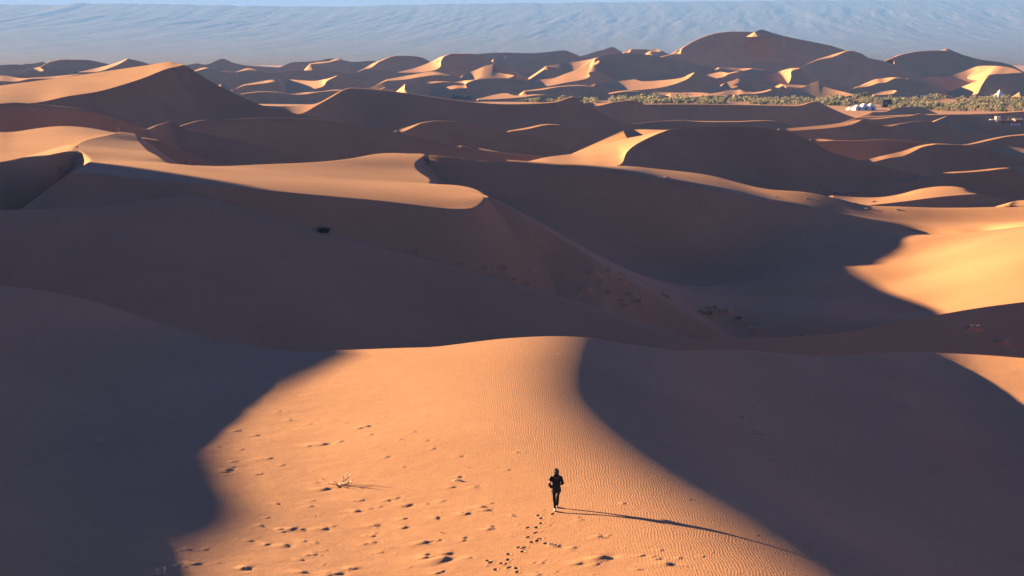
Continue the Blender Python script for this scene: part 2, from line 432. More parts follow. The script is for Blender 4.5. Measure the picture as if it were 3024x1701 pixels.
# R4
dune(CV(('G', (860, 625, 380), (940, 640, 382), (1150, 595, 388), (1300, 572, 392), (1400, 530, 397), (1500, 480, 402), (1650, 448, 404), (1850, 452, 402), (2100, 478, 398), (2250, 510, 394), (2350, 550, 390), (2576, 595, 385), (2900, 640, 380))),
     CV(('G', (860, 622), (1000, 590), (1150, 555), (1300, 520), (1450, 470), (1560, 448), (1650, 440), (1850, 449), (2100, 476), (2250, 509), (2350, 549), (2576, 594), (2900, 639))), n=110, s=.13)
# R6 lit mound right
dune(CV(('G', (2160, 492, 430), (2300, 545, 428), (2450, 575, 426), (2650, 595, 424), (2900, 600, 422))), CV(('G', (2160, 490), (2280, 475), (2400, 470), (2500, 480), (2650, 510), (2900, 560))), n=50, s=.11)
# R5
dune(CV(('G', (1890, 458, 470), (2000, 452, 472), (2200, 410, 476), (2400, 368, 480), (2576, 352, 482), (2900, 320, 486))),
     CV(('G', (1890, 456), (2000, 442), (2200, 395), (2400, 358), (2576, 340), (2900, 300))), n=60, s=.12)
# R8 thin lit line
dune(CV(('G', (325, 402, 430), (400, 416, 430), (580, 410, 430), (800, 412, 429), (1100, 400, 428), (1500, 430, 425), (1900, 460, 420))),
     CV(('G', (325, 398), (400, 390), (580, 406), (800, 410), (1100, 398), (1500, 429), (1900, 459))), n=60, s=.12)
# R7
dune(CV(('G', (0, 290, 540), (80, 306, 540), (300, 295, 545), (500, 280, 550), (700, 255, 556), (800, 228, 561), (870, 192, 567), (950, 205, 565), (1150, 270, 556), (1400, 360, 543), (1700, 440, 530), (2000, 500, 520))),
     CV(('G', (0, 286), (150, 276), (320, 262), (500, 245), (700, 215), (800, 198), (870, 188), (950, 204), (1150, 269), (1400, 359), (1700, 439), (2000, 499))), n=110, s=.13)
# R9
dune(CV(('G', (1100, 255, 640), (1180, 258, 640), (1260, 236, 645), (1400, 215, 650), (1550, 205, 652), (1700, 230, 648), (1900, 300, 636), (2200, 390, 620), (2400, 430, 612))),
     CV(('G', (1100, 250), (1180, 243), (1260, 230), (1400, 213), (1550, 204), (1700, 229), (1900, 299), (2200, 389), (2400, 429))), n=70, s=.13)
# R10 crescent
dune(CV(('G', (1630, 214, 690), (1800, 262, 684), (1950, 315, 676), (2030, 330, 672), (2150, 326, 672), (2300, 370, 664), (2500, 400, 655))),
     CV(('G', (1630, 210), (1720, 172), (1810, 140), (1795, 185), (1850, 225), (1980, 275), (2150, 322), (2300, 368), (2500, 399))) , n=80, s=.16, tilt=0)
dune(CV(('G', (1780, 160, 735), (1815, 138, 740), (1900, 142, 741), (2100, 165, 740), (2300, 210, 735), (2576, 260, 728), (2900, 300, 720))), n=60, extslope=2.0)
# R11 and the line behind it
dune(CV(('G', (810, 170, 800), (1000, 185, 798), (1200, 165, 803), (1380, 150, 808), (1480, 130, 814), (1600, 150, 811), (1700, 190, 803), (1900, 240, 795))),
     CV(('G', (810, 168), (1000, 172), (1200, 158), (1380, 145), (1480, 126), (1600, 149), (1700, 189), (1900, 239))), n=60, s=.12)
dune(CV(('G', (700, 175, 880), (900, 165, 885), (1300, 148, 890), (1700, 137, 893), (1900, 135, 894), (2200, 128, 895), (2576, 104, 900), (2900, 90, 905))),
     CV(('G', (700, 172), (900, 160), (1300, 140), (1700, 128), (1900, 127), (2200, 119), (2576, 94), (2900, 80))), n=60, s=.1)
# R12 low dune by the camp
dune(CV(('G', (980, 104, 1010), (1120, 102, 1010), (1200, 72, 1022), (1300, 56, 1030), (1420, 49, 1034), (1500, 55, 1032), (1560, 78, 1022), (1640, 110, 1008))), n=50, soft=1.5, ext=(.4, .6))

# ------------------------------------------------------------------ left and centre middle
# U: shaded slope behind the plateau crest
dune(CV(('I', (1560, 230, 322), (1830, 182, 332), (1890, 182, 333), (1980, 135, 338), (2120, 92, 343), (2160, 80, 344), (2230, 110, 342), (2350, 180, 336), (2576, 235, 331)),
        ('A', (1750, 1050, 326), (2000, 1110, 319), (2240, 1175, 311), (2390, 1215, 306), (2576, 1260, 300))),
     CV(('I', (1560, 226), (1830, 176), (1890, 158), (1980, 125), (2120, 90), (2160, 79), (2230, 109), (2350, 179), (2576, 234)),
        ('A', (1750, 1049), (2000, 1109), (2240, 1174), (2390, 1214), (2576, 1259))), n=110, lee=(.36, -.93, .55), s=.13)
# H: lit rounded dune at the left
dune(CV(('A', (-150, 1225, 262), (0, 1222, 262), (300, 1160, 270), (700, 1080, 278), (1000, 1040, 283), (1200, 1060, 282))),
     CV(('A', (-150, 1005, 300), (0, 998, 301), (100, 995, 302), (300, 966, 306), (450, 952, 308), (600, 957, 308), (750, 978, 306), (870, 1002, 303), (1200, 1058, 296))), n=80, ext=(1, 1))
# G
dune(CV(('A', (-200, 775, 395), (0, 770, 396), (100, 763, 397), (250, 772, 397), (430, 787, 396), (600, 806, 394), (750, 832, 391), (900, 880, 385), (1100, 950, 377))), n=80, soft=1.0)
# BL: big lit dune, left
dune(CV(('A', (-200, 790, 428), (0, 788, 432), (290, 772, 440), (500, 728, 448), (740, 690, 456), (950, 632, 468), (1100, 582, 478), (1250, 522, 490), (1390, 490, 500))),
     CV(('A', (-200, 672, 470), (0, 646, 478), (300, 607, 488), (570, 571, 496), (850, 530, 503), (1140, 487, 508), (1230, 472, 510), (1290, 468, 510), (1340, 478, 507), (1390, 488, 502))), n=110, lee=(.42, -.9, .5), ext=(1, 0))
dune(CV(('A', (1370, 492, 499), (1390, 490, 500.5), (1450, 525, 499), (1640, 642, 494), (1800, 722, 488), (2000, 802, 481), (2250, 862, 474), (2500, 910, 466))), lee=(.36, -.93, .55), n=70, ext=(.1, 1))
# X
dune(CV(('A', (1350, 945, 372), (1500, 902, 378), (1750, 890, 382), (2000, 878, 385), (2250, 882, 386), (2576, 905, 385)), ('B', (250, 950, 382), (410, 988, 378), (850, 1092, 366), (1050, 1140, 360), (1300, 1225, 350), (1500, 1280, 344))), n=110, soft=1.2)
# Z1
dune(CV(('B', (410, 990, 424), (450, 997, 424), (600, 930, 434), (700, 914, 437), (830, 916, 438), (1000, 946, 435), (1270, 1000, 428), (1450, 1030, 424), (1600, 1078, 418), (1750, 1140, 410), (1900, 1180, 404))),
     CV(('B', (410, 986), (480, 965), (600, 925), (700, 912), (830, 915), (1000, 945), (1270, 999), (1450, 1029), (1600, 1077), (1750, 1139), (1900, 1179))), n=90, s=.13)
dune(CV(('B', (900, 1100, 399), (960, 1112, 399), (1030, 1128, 398), (1200, 1150, 395), (1500, 1180, 391))), CV(('B', (900, 1098), (950, 1104), (1020, 1112), (1200, 1149), (1500, 1179))), n=40, s=.1)
# Z2
dune(CV(('B', (1270, 992, 520), (1400, 975, 523), (1540, 944, 528), (1650, 944, 529), (1800, 978, 524), (2000, 1032, 516), (2200, 1060, 510), (2400, 1100, 503))),
     CV(('B', (1270, 985), (1400, 962), (1540, 936), (1650, 941), (1800, 977), (2000, 1031), (2200, 1059), (2400, 1099))), n=70, s=.13)
# Y5 lit flat left of T
dune(CV(('B', (2130, 1000, 350), (2200, 1035, 345), (2330, 1020, 346), (2470, 985, 352), (2600, 990, 352))), CV(('B', (2130, 985), (2200, 978), (2330, 978), (2470, 981), (2600, 988))), n=40, s=.1)
# Y4 thin lit line
dune(CV(('B', (2200, 935, 640), (2400, 915, 644), (2576, 908, 646)), ('C', (100, 918, 646), (400, 920, 645), (680, 914, 645), (860, 952, 637), (1050, 990, 628))),
     CV(('B', (2200, 934), (2400, 914), (2576, 906)), ('C', (100, 912), (400, 914), (680, 911), (860, 951), (1050, 989))), n=70, s=.12)
# Y1
dune(CV(('A', (1950, 800, 600), (2100, 840, 598), (2260, 860, 598), (2400, 790, 618), (2500, 735, 634), (2576, 688, 648)), ('B', (50, 668, 652), (200, 673, 653), (400, 693, 651), (700, 734, 645), (1000, 773, 639), (1200, 786, 637), (1450, 783, 639), (1620, 770, 642), (1750, 735, 650), (1850, 792, 640), (2000, 872, 626), (2200, 942, 614), (2400, 985, 606))),
     CV(('A', (1950, 798), (2060, 803), (2380, 782), (2480, 735), (2550, 695), (2576, 685)), ('B', (50, 665), (200, 670), (400, 690), (700, 730), (1000, 769), (1200, 783), (1450, 779), (1620, 764), (1750, 732), (1850, 791), (2000, 871), (2200, 941), (2400, 984))), n=150, s=.12)
# Y2
dune(CV(('B', (1830, 785, 800), (1890, 800, 798), (1930, 800, 799), (2050, 772, 806), (2200, 759, 809), (2300, 792, 802), (2450, 862, 788), (2576, 902, 780)), ('C', (150, 930, 774))),
     CV(('B', (1830, 778), (1890, 772), (1930, 784), (2050, 769), (2200, 757), (2300, 791), (2450, 861), (2576, 901)), ('C', (150, 929))), n=60, s=.12)
# Y3
dune(CV(('B', (2250, 790, 845), (2400, 788, 846), (2576, 787, 846)), ('C', (0, 787, 846), (300, 790, 845), (500, 793, 845), (700, 797, 844), (880, 798, 845), (1000, 767, 852), (1100, 807, 843), (1200, 852, 833), (1310, 892, 825), (1500, 930, 816))),
     CV(('B', (2250, 786), (2400, 785), (2576, 784)), ('C', (0, 784), (300, 787), (500, 790), (700, 795), (880, 793), (1000, 763), (1100, 806), (1200, 851), (1310, 891), (1500, 929))), n=90, s=.12)
# ------------------------------------------------------------------ far dunes beyond the scrub
def D(lower, upper=None, **k):
    k.setdefault('n', 70)
    if upper is not None and k['n'] <= 60: k.setdefault('extslope', 1.4)
    k.setdefault('extslope', .4)
    dune(lower, upper, **k)
# --- left end
D(CV(('A', (-120, 495, 2100), (0, 491), (80, 488), (150, 488), (230, 518), (330, 545)), Y=2100))
D(CV(('A', (120, 505, 2300), (180, 484), (240, 481), (330, 469), (360, 478), (480, 510)), Y=2300))
D(CV(('A', (218, 522, 1900), (260, 540), (330, 532), (300, 512), (350, 478), (450, 452), (560, 451), (660, 453), (760, 472), (840, 490), (1000, 530)), Y=1900),
  CV(('A', (218, 520), (260, 512), (305, 505), (300, 510), (350, 476), (450, 450), (560, 450), (660, 452), (760, 471), (840, 489), (1000, 529))), tilt=0)
D(CV(('A', (600, 545, 1700), (740, 540), (820, 515), (900, 482), (965, 443), (1060, 465), (1150, 490), (1300, 530)), Y=1700),
  CV(('A', (600, 542), (700, 520), (800, 496), (880, 472), (963, 441), (1060, 463), (1150, 489), (1300, 529))))
D(CV(('A', (-100, 620, 1350), (0, 612), (120, 615), (220, 596), (420, 590), (600, 560), (800, 575)), Y=1350),
  CV(('A', (-100, 575), (0, 570), (60, 572), (150, 590), (300, 582), (420, 575), (600, 558), (800, 573))), s=.12)
D(CV(('A', (-100, 560, 1600), (120, 562), (300, 540), (420, 528), (600, 545), (900, 560)), Y=1600))
# --- behind the big left dune
D(CV(('A', (1340, 505, 2200), (1420, 490), (1480, 478), (1560, 487), (1680, 443), (1750, 470), (1830, 490), (2000, 502), (2110, 510), (2300, 530)), Y=2200))
D(CV(('A', (1440, 545, 1900), (1510, 528), (1555, 518), (1650, 540), (1800, 545)), Y=1900), CV(('A', (1440, 542), (1515, 515), (1555, 508), (1650, 538), (1800, 544))), n=40)
D(CV(('A', (1780, 545, 1900), (1860, 530), (1940, 532), (2050, 550)), Y=1900), CV(('A', (1780, 543), (1880, 513), (1935, 530), (2050, 549))), n=40)
D(CV(('A', (2020, 525, 2300), (2110, 508), (2200, 472), (2330, 465), (2420, 455), (2490, 442), (2576, 452)), ('B', (90, 468), (180, 461), (270, 463), (400, 500)), Y=2300))
D(CV(('A', (2340, 485, 2150), (2400, 480), (2480, 470), (2550, 455), (2620, 470)), Y=2150), CV(('A', (2340, 480), (2400, 468), (2480, 462), (2550, 441), (2620, 468))), n=40)
D(CV(('A', (1640, 605, 1750), (1700, 598), (1900, 560), (2100, 548), (2300, 530), (2576, 545)), ('B', (100, 560), (300, 570)), Y=1750))
D(CV(('A', (1560, 690, 1200), (1650, 655), (1685, 660), (1760, 700), (1850, 720)), Y=1200), CV(('A', (1560, 688), (1650, 643), (1680, 630), (1760, 698), (1850, 719))), n=40)
D(CV(('A', (1840, 645, 1480), (2000, 628), (2080, 617), (2130, 640), (2148, 690), (2250, 690), (2350, 675), (2440, 650), (2465, 615), (2545, 572), (2640, 610), (2750, 650)), Y=1480),
  CV(('A', (1840, 638), (1950, 618), (2060, 600), (2130, 595), (2200, 600), (2300, 608), (2380, 610), (2440, 600), (2490, 588), (2543, 570), (2640, 609), (2750, 649))), tilt=0, n=90)
D(CV(('A', (1790, 715, 1280), (1950, 695), (2100, 698), (2200, 712), (2290, 712), (2400, 695), (2545, 685), (2650, 690)), Y=1280),
  CV(('A', (1790, 712), (1950, 691), (2100, 694), (2200, 708), (2290, 698), (2400, 692), (2545, 676), (2650, 688))), n=60)
# --- centre
D(CV(('B', (170, 522, 2000), (220, 512), (280, 468), (380, 428), (480, 421), (600, 433), (670, 466), (760, 510)), Y=2000),
  CV(('B', (170, 518), (215, 490), (275, 462), (380, 426), (480, 420), (600, 432), (670, 465), (760, 509))))
D(CV(('B', (0, 575, 1650), (100, 548), (350, 535), (500, 560), (700, 600)), Y=1650))
D(CV(('B', (340, 610, 1500), (480, 600), (600, 580), (720, 566), (820, 572), (950, 600)), Y=1500), CV(('B', (340, 600), (470, 575), (560, 560), (690, 540), (820, 566), (950, 599))), s=.12)
D(CV(('B', (430, 548, 1760), (600, 545), (715, 524), (748, 500), (752, 460), (772, 428), (820, 408), (900, 407), (1000, 410), (1130, 462), (1250, 525), (1350, 570)), Y=1760),
  CV(('B', (430, 544), (530, 520), (600, 498), (690, 460), (748, 430), (775, 422), (820, 406), (900, 405), (1000, 408), (1130, 461), (1250, 524), (1350, 569))), tilt=0, n=100)
D(CV(('B', (900, 430, 2200), (1000, 411), (1200, 397), (1450, 401), (1600, 388), (1690, 381), (1760, 407), (1850, 445), (1950, 490)), Y=2200), n=80)
D(CV(('B', (1150, 450, 2000), (1180, 462), (1255, 474), (1290, 490)), Y=2000), CV(('B', (1150, 446), (1210, 438), (1258, 421), (1290, 488))), n=40, tilt=0)
D(CV(('B', (1150, 468, 1850), (1190, 490), (1240, 492), (1290, 520)), Y=1850), CV(('B', (1150, 464), (1175, 466), (1215, 488), (1290, 518))), n=40, tilt=0)
D(CV(('B', (905, 588, 1600), (980, 606), (1060, 588), (1250, 590), (1305, 572), (1360, 600), (1440, 640)), Y=1600),
  CV(('B', (905, 580), (935, 555), (1010, 530), (1080, 500), (1152, 484), (1138, 510), (1165, 540), (1220, 555), (1305, 568), (1360, 598), (1440, 639))), tilt=0, n=90, s=.14)
D(CV(('B', (1100, 510, 1680), (1152, 486), (1250, 520), (1330, 580), (1430, 630)), Y=1680), n=40)
D(CV(('B', (1780, 435, 2350), (1900, 396), (1980, 375), (2045, 356), (2120, 391), (2250, 420)), Y=2350))
D(CV(('B', (2130, 400, 2300), (2175, 395), (2185, 372), (2300, 374), (2400, 392), (2475, 407), (2600, 425)), Y=2300), CV(('B', (2130, 394), (2165, 380), (2185, 370), (2300, 373), (2400, 390), (2475, 406), (2600, 424))), n=60)
D(CV(('B', (2330, 390, 2250), (2380, 392), (2415, 388), (2450, 400)), Y=2250), CV(('B', (2330, 384), (2365, 368), (2410, 380), (2450, 398))), n=30)
D(CV(('B', (1420, 640, 1560), (1500, 656), (1700, 622), (1850, 592), (1872, 575), (1868, 548), (1960, 546), (2050, 590), (2150, 620)), Y=1560),
  CV(('B', (1420, 634), (1470, 606), (1600, 590), (1680, 560), (1760, 530), (1840, 490), (1915, 440), (1905, 480), (1925, 518), (1968, 544), (2050, 589), (2150, 619))), tilt=0, n=100, s=.2)
D(CV(('B', (1545, 503, 1720), (1640, 512), (1750, 530), (1850, 520), (1950, 470)), Y=1720), CV(('B', (1545, 499), (1650, 482), (1780, 464), (1880, 447), (1950, 430))), n=50, s=.14)
D(CV(('B', (1880, 470, 1740), (1940, 433), (2010, 413), (2150, 401), (2300, 410), (2450, 440), (2576, 466)), ('C', (150, 500), (300, 540)), Y=1740), n=80, lee=(.36, -.93, .65))
D(CV(('B', (1910, 640, 1460), (2000, 660), (2100, 682), (2300, 674), (2450, 652), (2576, 612)), ('C', (40, 592), (88, 550), (160, 590), (290, 650)), Y=1460),
  CV(('B', (1910, 634), (2050, 616), (2150, 606), (2220, 600), (2260, 612), (2400, 607), (2576, 585)), ('C', (40, 566), (88, 545), (160, 589), (290, 649))), n=90, s=.14)
D(CV(('B', (2150, 610, 1600), (2400, 572), (2576, 556)), ('C', (100, 548), (250, 590)), Y=1600), n=50)
D(CV(('B', (320, 665, 1420), (530, 697), (650, 713), (750, 692), (870, 667), (950, 661), (935, 640), (985, 610), (1100, 590), (1250, 592), (1400, 614), (1550, 650)), Y=1420),
  CV(('B', (320, 658), (450, 650), (550, 645), (700, 638), (800, 628), (900, 612), (980, 604), (1010, 600), (1100, 587), (1250, 590), (1400, 612), (1550, 649))), n=100, s=.12, tilt=0)
D(CV(('B', (480, 640, 1350), (650, 632), (800, 618), (950, 635)), Y=1440), CV(('B', (480, 636), (600, 622), (790, 614), (950, 634))), n=40)
D(CV(('B', (1380, 690, 1380), (1500, 680), (1650, 655), (1850, 650), (2000, 680)), Y=1380), CV(('B', (1380, 685), (1480, 672), (1650, 650), (1830, 642), (2000, 679))), n=50)
D(CV(('B', (1030, 752, 1330), (1120, 750), (1200, 746), (1350, 735), (1510, 718), (1650, 740)), Y=1330), CV(('B', (1030, 746), (1100, 728), (1170, 712), (1250, 703), (1300, 720), (1500, 712), (1650, 739))), n=60, tilt=0)
D(CV(('B', (1200, 715, 1400), (1300, 700), (1400, 697), (1480, 684), (1600, 700)), Y=1400), CV(('B', (1200, 710), (1300, 698), (1400, 692), (1480, 679), (1600, 699))), n=50)
D(CV(('B', (1750, 730, 1400), (1950, 720), (2150, 690), (2250, 692), (2400, 715), (2576, 740)), Y=1400), CV(('B', (1750, 728), (1950, 712), (2150, 682), (2250, 690), (2400, 714), (2576, 739))), n=60)
D(CV(('B', (2180, 692, 1440), (2400, 735), (2576, 735)), ('C', (150, 735), (300, 725)), Y=1400), CV(('B', (2180, 688), (2400, 695), (2576, 700)), ('C', (100, 698), (300, 715))), n=50)
# --- right
D(CV(('B', (2380, 440, 1950), (2500, 410), (2560, 405)), ('C', (-15, 385), (0, 361), (70, 318), (150, 281), (250, 252), (350, 240), (450, 239), (545, 241), (600, 228), (700, 257), (850, 292), (1000, 321), (1120, 346), (1230, 382), (1400, 440)), Y=1950),
  CV(('B', (2380, 436), (2500, 402), (2550, 372)), ('C', (-12, 362), (0, 359), (70, 316), (150, 279), (250, 250), (350, 238), (450, 238), (545, 239), (600, 225), (700, 255), (850, 290), (1000, 320), (1120, 345), (1230, 381), (1400, 439))), n=120, lee=(.36, -.93, .65))
D(CV(('C', (545, 244, 1925), (610, 250), (690, 272), (760, 288)), Y=1925), CV(('C', (545, 240), (600, 224), (690, 266), (760, 285))), n=40, s=.3, tilt=0, zf=66)
D(CV(('C', (1025, 450, 1780), (1130, 430), (1230, 388), (1280, 386), (1350, 407), (1400, 437), (1500, 458), (1650, 500)), Y=1780), CV(('C', (1025, 445), (1130, 412), (1230, 383), (1280, 384), (1350, 405), (1400, 435), (1500, 457), (1650, 499))), s=.14)
D(CV(('C', (-60, 460, 1820), (20, 470), (150, 490), (300, 500), (600, 470), (900, 465), (1100, 450)), Y=1820))
D(CV(('C', (270, 515, 1720), (380, 530), (450, 534), (520, 520), (640, 530)), Y=1720), CV(('C', (270, 509), (350, 507), (430, 514), (518, 515), (640, 528))), n=40)
D(CV(('C', (140, 578, 1620), (180, 592), (300, 582), (350, 558), (420, 545), (450, 552), (560, 590)), Y=1620), CV(('C', (140, 571), (220, 555), (290, 542), (340, 550), (410, 538), (450, 546), (560, 588))), n=50)
D(CV(('C', (415, 600, 1540), (550, 612), (700, 626), (785, 634), (803, 622), (818, 580), (818, 540), (885, 516), (1000, 570), (1150, 620)), Y=1540),
  CV(('C', (415, 592), (480, 575), (560, 568), (660, 558), (730, 538), (780, 524), (830, 514), (885, 511), (1000, 569), (1150, 619))), tilt=0, n=90, s=.2)
D(CV(('C', (780, 655, 1480), (900, 662), (1000, 655)), Y=1480), CV(('C', (740, 632), (850, 640), (1000, 648))), n=40)
D(CV(('C', (288, 662, 1460), (330, 672), (420, 668), (480, 690), (548, 690), (620, 720)), Y=1460), CV(('C', (288, 652), (320, 625), (400, 603), (480, 590), (515, 620), (548, 686), (620, 718))), n=60, tilt=0, s=.16)
D(CV(('C', (480, 600, 1475), (520, 605), (650, 640), (800, 690)), Y=1475), n=40)
D(CV(('C', (170, 718, 1400), (300, 712), (400, 716), (450, 710), (540, 708), (620, 695), (670, 678), (760, 700)), Y=1400), CV(('C', (170, 710), (280, 695), (360, 675), (412, 661), (440, 680), (530, 695), (600, 688), (668, 672), (760, 698))), n=70, tilt=0)
D(CV(('C', (-100, 735, 1380), (50, 735), (200, 722), (350, 725)), Y=1380), CV(('C', (-100, 705), (20, 700), (120, 698), (350, 720))), n=40)
D(CV(('C', (780, 712, 1400), (850, 725), (1000, 738), (1150, 740), (1310, 718), (1450, 735)), Y=1400), CV(('C', (780, 706), (880, 670), (960, 636), (1030, 610), (1045, 640), (1100, 664), (1200, 690), (1300, 712), (1450, 733))), n=80, tilt=0, s=.16)
D(CV(('C', (1490, 494, 1800), (1550, 495), (1605, 522), (1595, 470), (1595, 437), (1650, 412), (1750, 392), (1850, 384), (1990, 386), (2100, 412), (2250, 452), (2400, 472), (2500, 502), (2576, 545), (2700, 590)), Y=1800),
  CV(('C', (1490, 490), (1540, 462), (1590, 435), (1597, 433), (1600, 428), (1650, 409), (1750, 390), (1850, 382), (1990, 384), (2100, 410), (2250, 450), (2400, 470), (2500, 500), (2576, 543), (2700, 589))), n=110, lee=(.36, -.93, .65), tilt=0)
D(CV(('C', (1380, 445, 1900), (1450, 450), (1520, 460), (1600, 480)), Y=1900), n=30)
D(CV(('C', (1940, 392, 1900), (1990, 384), (2060, 400), (2110, 415)), Y=1900), CV(('C', (1940, 384), (1990, 367), (2060, 392), (2110, 412))), n=30)
D(CV(('C', (1700, 598, 1480), (1830, 642), (2010, 712), (2200, 742), (2330, 735), (2260, 692), (2225, 672), (2262, 622), (2300, 572), (2440, 556), (2560, 549), (2650, 580)), Y=1480),
  CV(('C', (1700, 588), (1850, 582), (2000, 575), (2070, 556), (2130, 535), (2230, 500), (2300, 497), (2400, 500), (2460, 508), (2510, 522), (2560, 545), (2650, 578))), tilt=0, n=110, s=.1, lee=(.6, -.8, .5))
D(CV(('C', (2230, 700, 1440), (2260, 640), (2310, 575), (2450, 557), (2576, 560), (2700, 580)), Y=1440), n=60)
D(CV(('C', (1310, 660, 1450), (1400, 652), (1475, 628), (1530, 622), (1600, 592), (1650, 590), (1800, 622), (2010, 715), (2100, 745)), Y=1450),
  CV(('C', (1310, 655), (1390, 632), (1440, 602), (1500, 592), (1600, 583), (1650, 588), (1800, 620), (2010, 713), (2100, 744))), n=80, s=.14)
D(CV(('C', (1440, 718, 1390), (1520, 715), (1590, 705), (1610, 690), (1750, 720)), Y=1390), CV(('C', (1440, 712), (1510, 692), (1600, 681), (1615, 685), (1750, 719))), n=40)
D(CV(('C', (2540, 720, 1390), (2600, 735), (2700, 735)), Y=1390), CV(('C', (2540, 690), (2600, 690), (2700, 690))), n=30)

# ------------------------------------------------------------------ sand material
def nodes(mat):
    mat.use_nodes = True; nt = mat.node_tree; nt.nodes.clear(); return nt
def new(nt, t, **k):
    n = nt.nodes.new(t)
    for a, b in k.items(): setattr(n, a, b)
    return n
def lk(nt, a, b): nt.links.new(a, b)

def sand_material(name, near=False):
    m = bpy.data.materials.new(name); nt = nodes(m)
    out = new(nt, 'ShaderNodeOutputMaterial'); b = new(nt, 'ShaderNodeBsdfPrincipled')
    b.inputs['Roughness'].default_value = .85; b.inputs['Specular IOR Level'].default_value = .15
    lk(nt, b.outputs[0], out.inputs[0])
    geo = new(nt, 'ShaderNodeNewGeometry')
    n1 = new(nt, 'ShaderNodeTexNoise'); n1.inputs['Scale'].default_value = .07; n1.inputs['Detail'].default_value = 9; n1.inputs['Roughness'].default_value = .62
    n2 = new(nt, 'ShaderNodeTexNoise'); n2.inputs['Scale'].default_value = 3.0; n2.inputs['Detail'].default_value = 8; n2.inputs['Roughness'].default_value = .7
    lk(nt, geo.outputs['Position'], n1.inputs['Vector']); lk(nt, geo.outputs['Position'], n2.inputs['Vector'])
    add = new(nt, 'ShaderNodeMath', operation='MULTIPLY_ADD'); add.inputs[1].default_value = .5; lk(nt, n2.outputs[0], add.inputs[0]); 
    h = new(nt, 'ShaderNodeMath', operation='MULTIPLY'); h.inputs[1].default_value = .5; lk(nt, n1.outputs[0], h.inputs[0]); lk(nt, h.outputs[0], add.inputs[2])
    r = new(nt, 'ShaderNodeValToRGB'); r.color_ramp.elements[0].position = .3; r.color_ramp.elements[1].position = .7
    r.color_ramp.elements[0].color = (*SAND_A, 1); r.color_ramp.elements[1].color = (*SAND_B, 1)
    lk(nt, add.outputs[0], r.inputs[0]); lk(nt, r.outputs[0], b.inputs['Base Color'])
    return m, nt, b, geo, n2
HAZE_COL = (.19, .43, 1.0, 1); HAZE_D = 4.5e-5
SKY_TINT = (.285, .27, .51, 1); EXPO = 2.62
SAND_A = (.40, .208, .100); SAND_B = (.56, .300, .148)
SAND, nt, bs, geo, n2 = sand_material('dune_sand')
bp = new(nt, 'ShaderNodeBump'); bp.inputs['Strength'].default_value = .25; bp.inputs['Distance'].default_value = .05
lk(nt, n2.outputs[0], bp.inputs['Height']); lk(nt, bp.outputs[0], bs.inputs['Normal'])

for V, Fc in DUNES:
    structure(add_mesh('sand_dune', V, Fc, SAND))
# plain
structure(add_mesh('desert_plain', [(-14000, -500, 0), (14000, -500, 0), (14000, 30000, 0), (-14000, 30000, 0)], [(0, 1, 2, 3)], SAND))

# ------------------------------------------------------------------ camera, sun, sky
cam = bpy.data.cameras.new('camera'); cam.sensor_width = 36; cam.lens = 36*F_PX/3024
cam.clip_start = .5; cam.clip_end = 60000
co = bpy.data.objects.new('camera', cam); COL.objects.link(co)
co.location = (0, 0, CAM_Z); co.rotation_euler = (math.pi/2 - PITCH, 0, 0); SC.camera = co
sl = bpy.data.lights.new('sun', 'SUN'); sl.energy = 5.0; sl.angle = math.radians(.53); sl.color = (1, .66, .335)
so = bpy.data.objects.new('sun', sl); COL.objects.link(so)
so.rotation_euler = Vector(SUN_TO).to_track_quat('Z', 'Y').to_euler()
wd = bpy.data.worlds.new('World'); SC.world = wd; wd.use_nodes = True
wt = wd.node_tree; sky = wt.nodes.new('ShaderNodeTexSky'); sky.sky_type = 'NISHITA'; sky.sun_disc = False
sky.sun_elevation = SUN_EL; sky.sun_rotation = math.atan2(SUN_TO[0], SUN_TO[1])
sky.altitude = 800; sky.air_density = 1.0; sky.dust_density = .0; sky.ozone_density = 3
bg = wt.nodes['Background']; mul = wt.nodes.new('ShaderNodeMix'); mul.data_type = 'RGBA'; mul.blend_type = 'MULTIPLY'; mul.inputs[0].default_value = 1
mul.inputs[7].default_value = SKY_TINT
wt.links.new(sky.outputs[0], mul.inputs[6]); wt.links.new(mul.outputs[2], bg.inputs[0]); bg.inputs[1].default_value = .05
SC.view_settings.view_transform = 'Standard'; SC.view_settings.look = 'None'; SC.view_settings.exposure = EXPO
SC.render.engine = 'CYCLES'; SC.cycles.use_denoising = True
# ------------------------------------------------------------------ plateau escarpment on the horizon
RIM = np.array([(-900, 16), (0, 14), (60, 13), (180, 15), (231, 10), (330, 10), (400, 12), (560, 14), (800, 18), (1008, 19.5), (1200, 14), (1480, 10), (1750, 7), (2016, 4), (2400, 1.5), (3024, -2), (3900, -8)], float)
mx = np.linspace(-8800, 8800, 1300); my = np.linspace(0, 1, 330)
MX, MT = np.meshgrid(mx, my)
Y0m, Y1m = 6600.0, 23000.0; SM = Y1m/11200.0
MY = Y0m + (Y1m-Y0m)*MT
rimv = np.interp(mx/Y1m*6000+CX, RIM[:, 0], RIM[:, 1]) + (fbm(mx/180, mx*0, 4, 3)-.5)*5
rimz = W(np.full_like(mx, CX), rimv, Y1m)[:, 2]
prof = .06*MT + .94*MT**2.6
sh = MX/SM - 620*(prof*1.0)
gul = np.abs(fbm(sh/260, prof*1.6 + MX/SM/2600, 5, 11) - .5)*2
gul2 = fbm(sh/90, prof*5 + sh/300, 4, 23) - .5
gul3 = np.abs(fbm(sh/75, prof*4 + MX/SM/900, 4, 51) - .5)*2
strata = np.sin((prof*26 + MX/SM/420 + 3*fbm(MX/SM/700, MT*3, 3, 5)))
env = np.clip(MT*3, 0, 1)*np.clip((1-MT)*9, 0, 1)
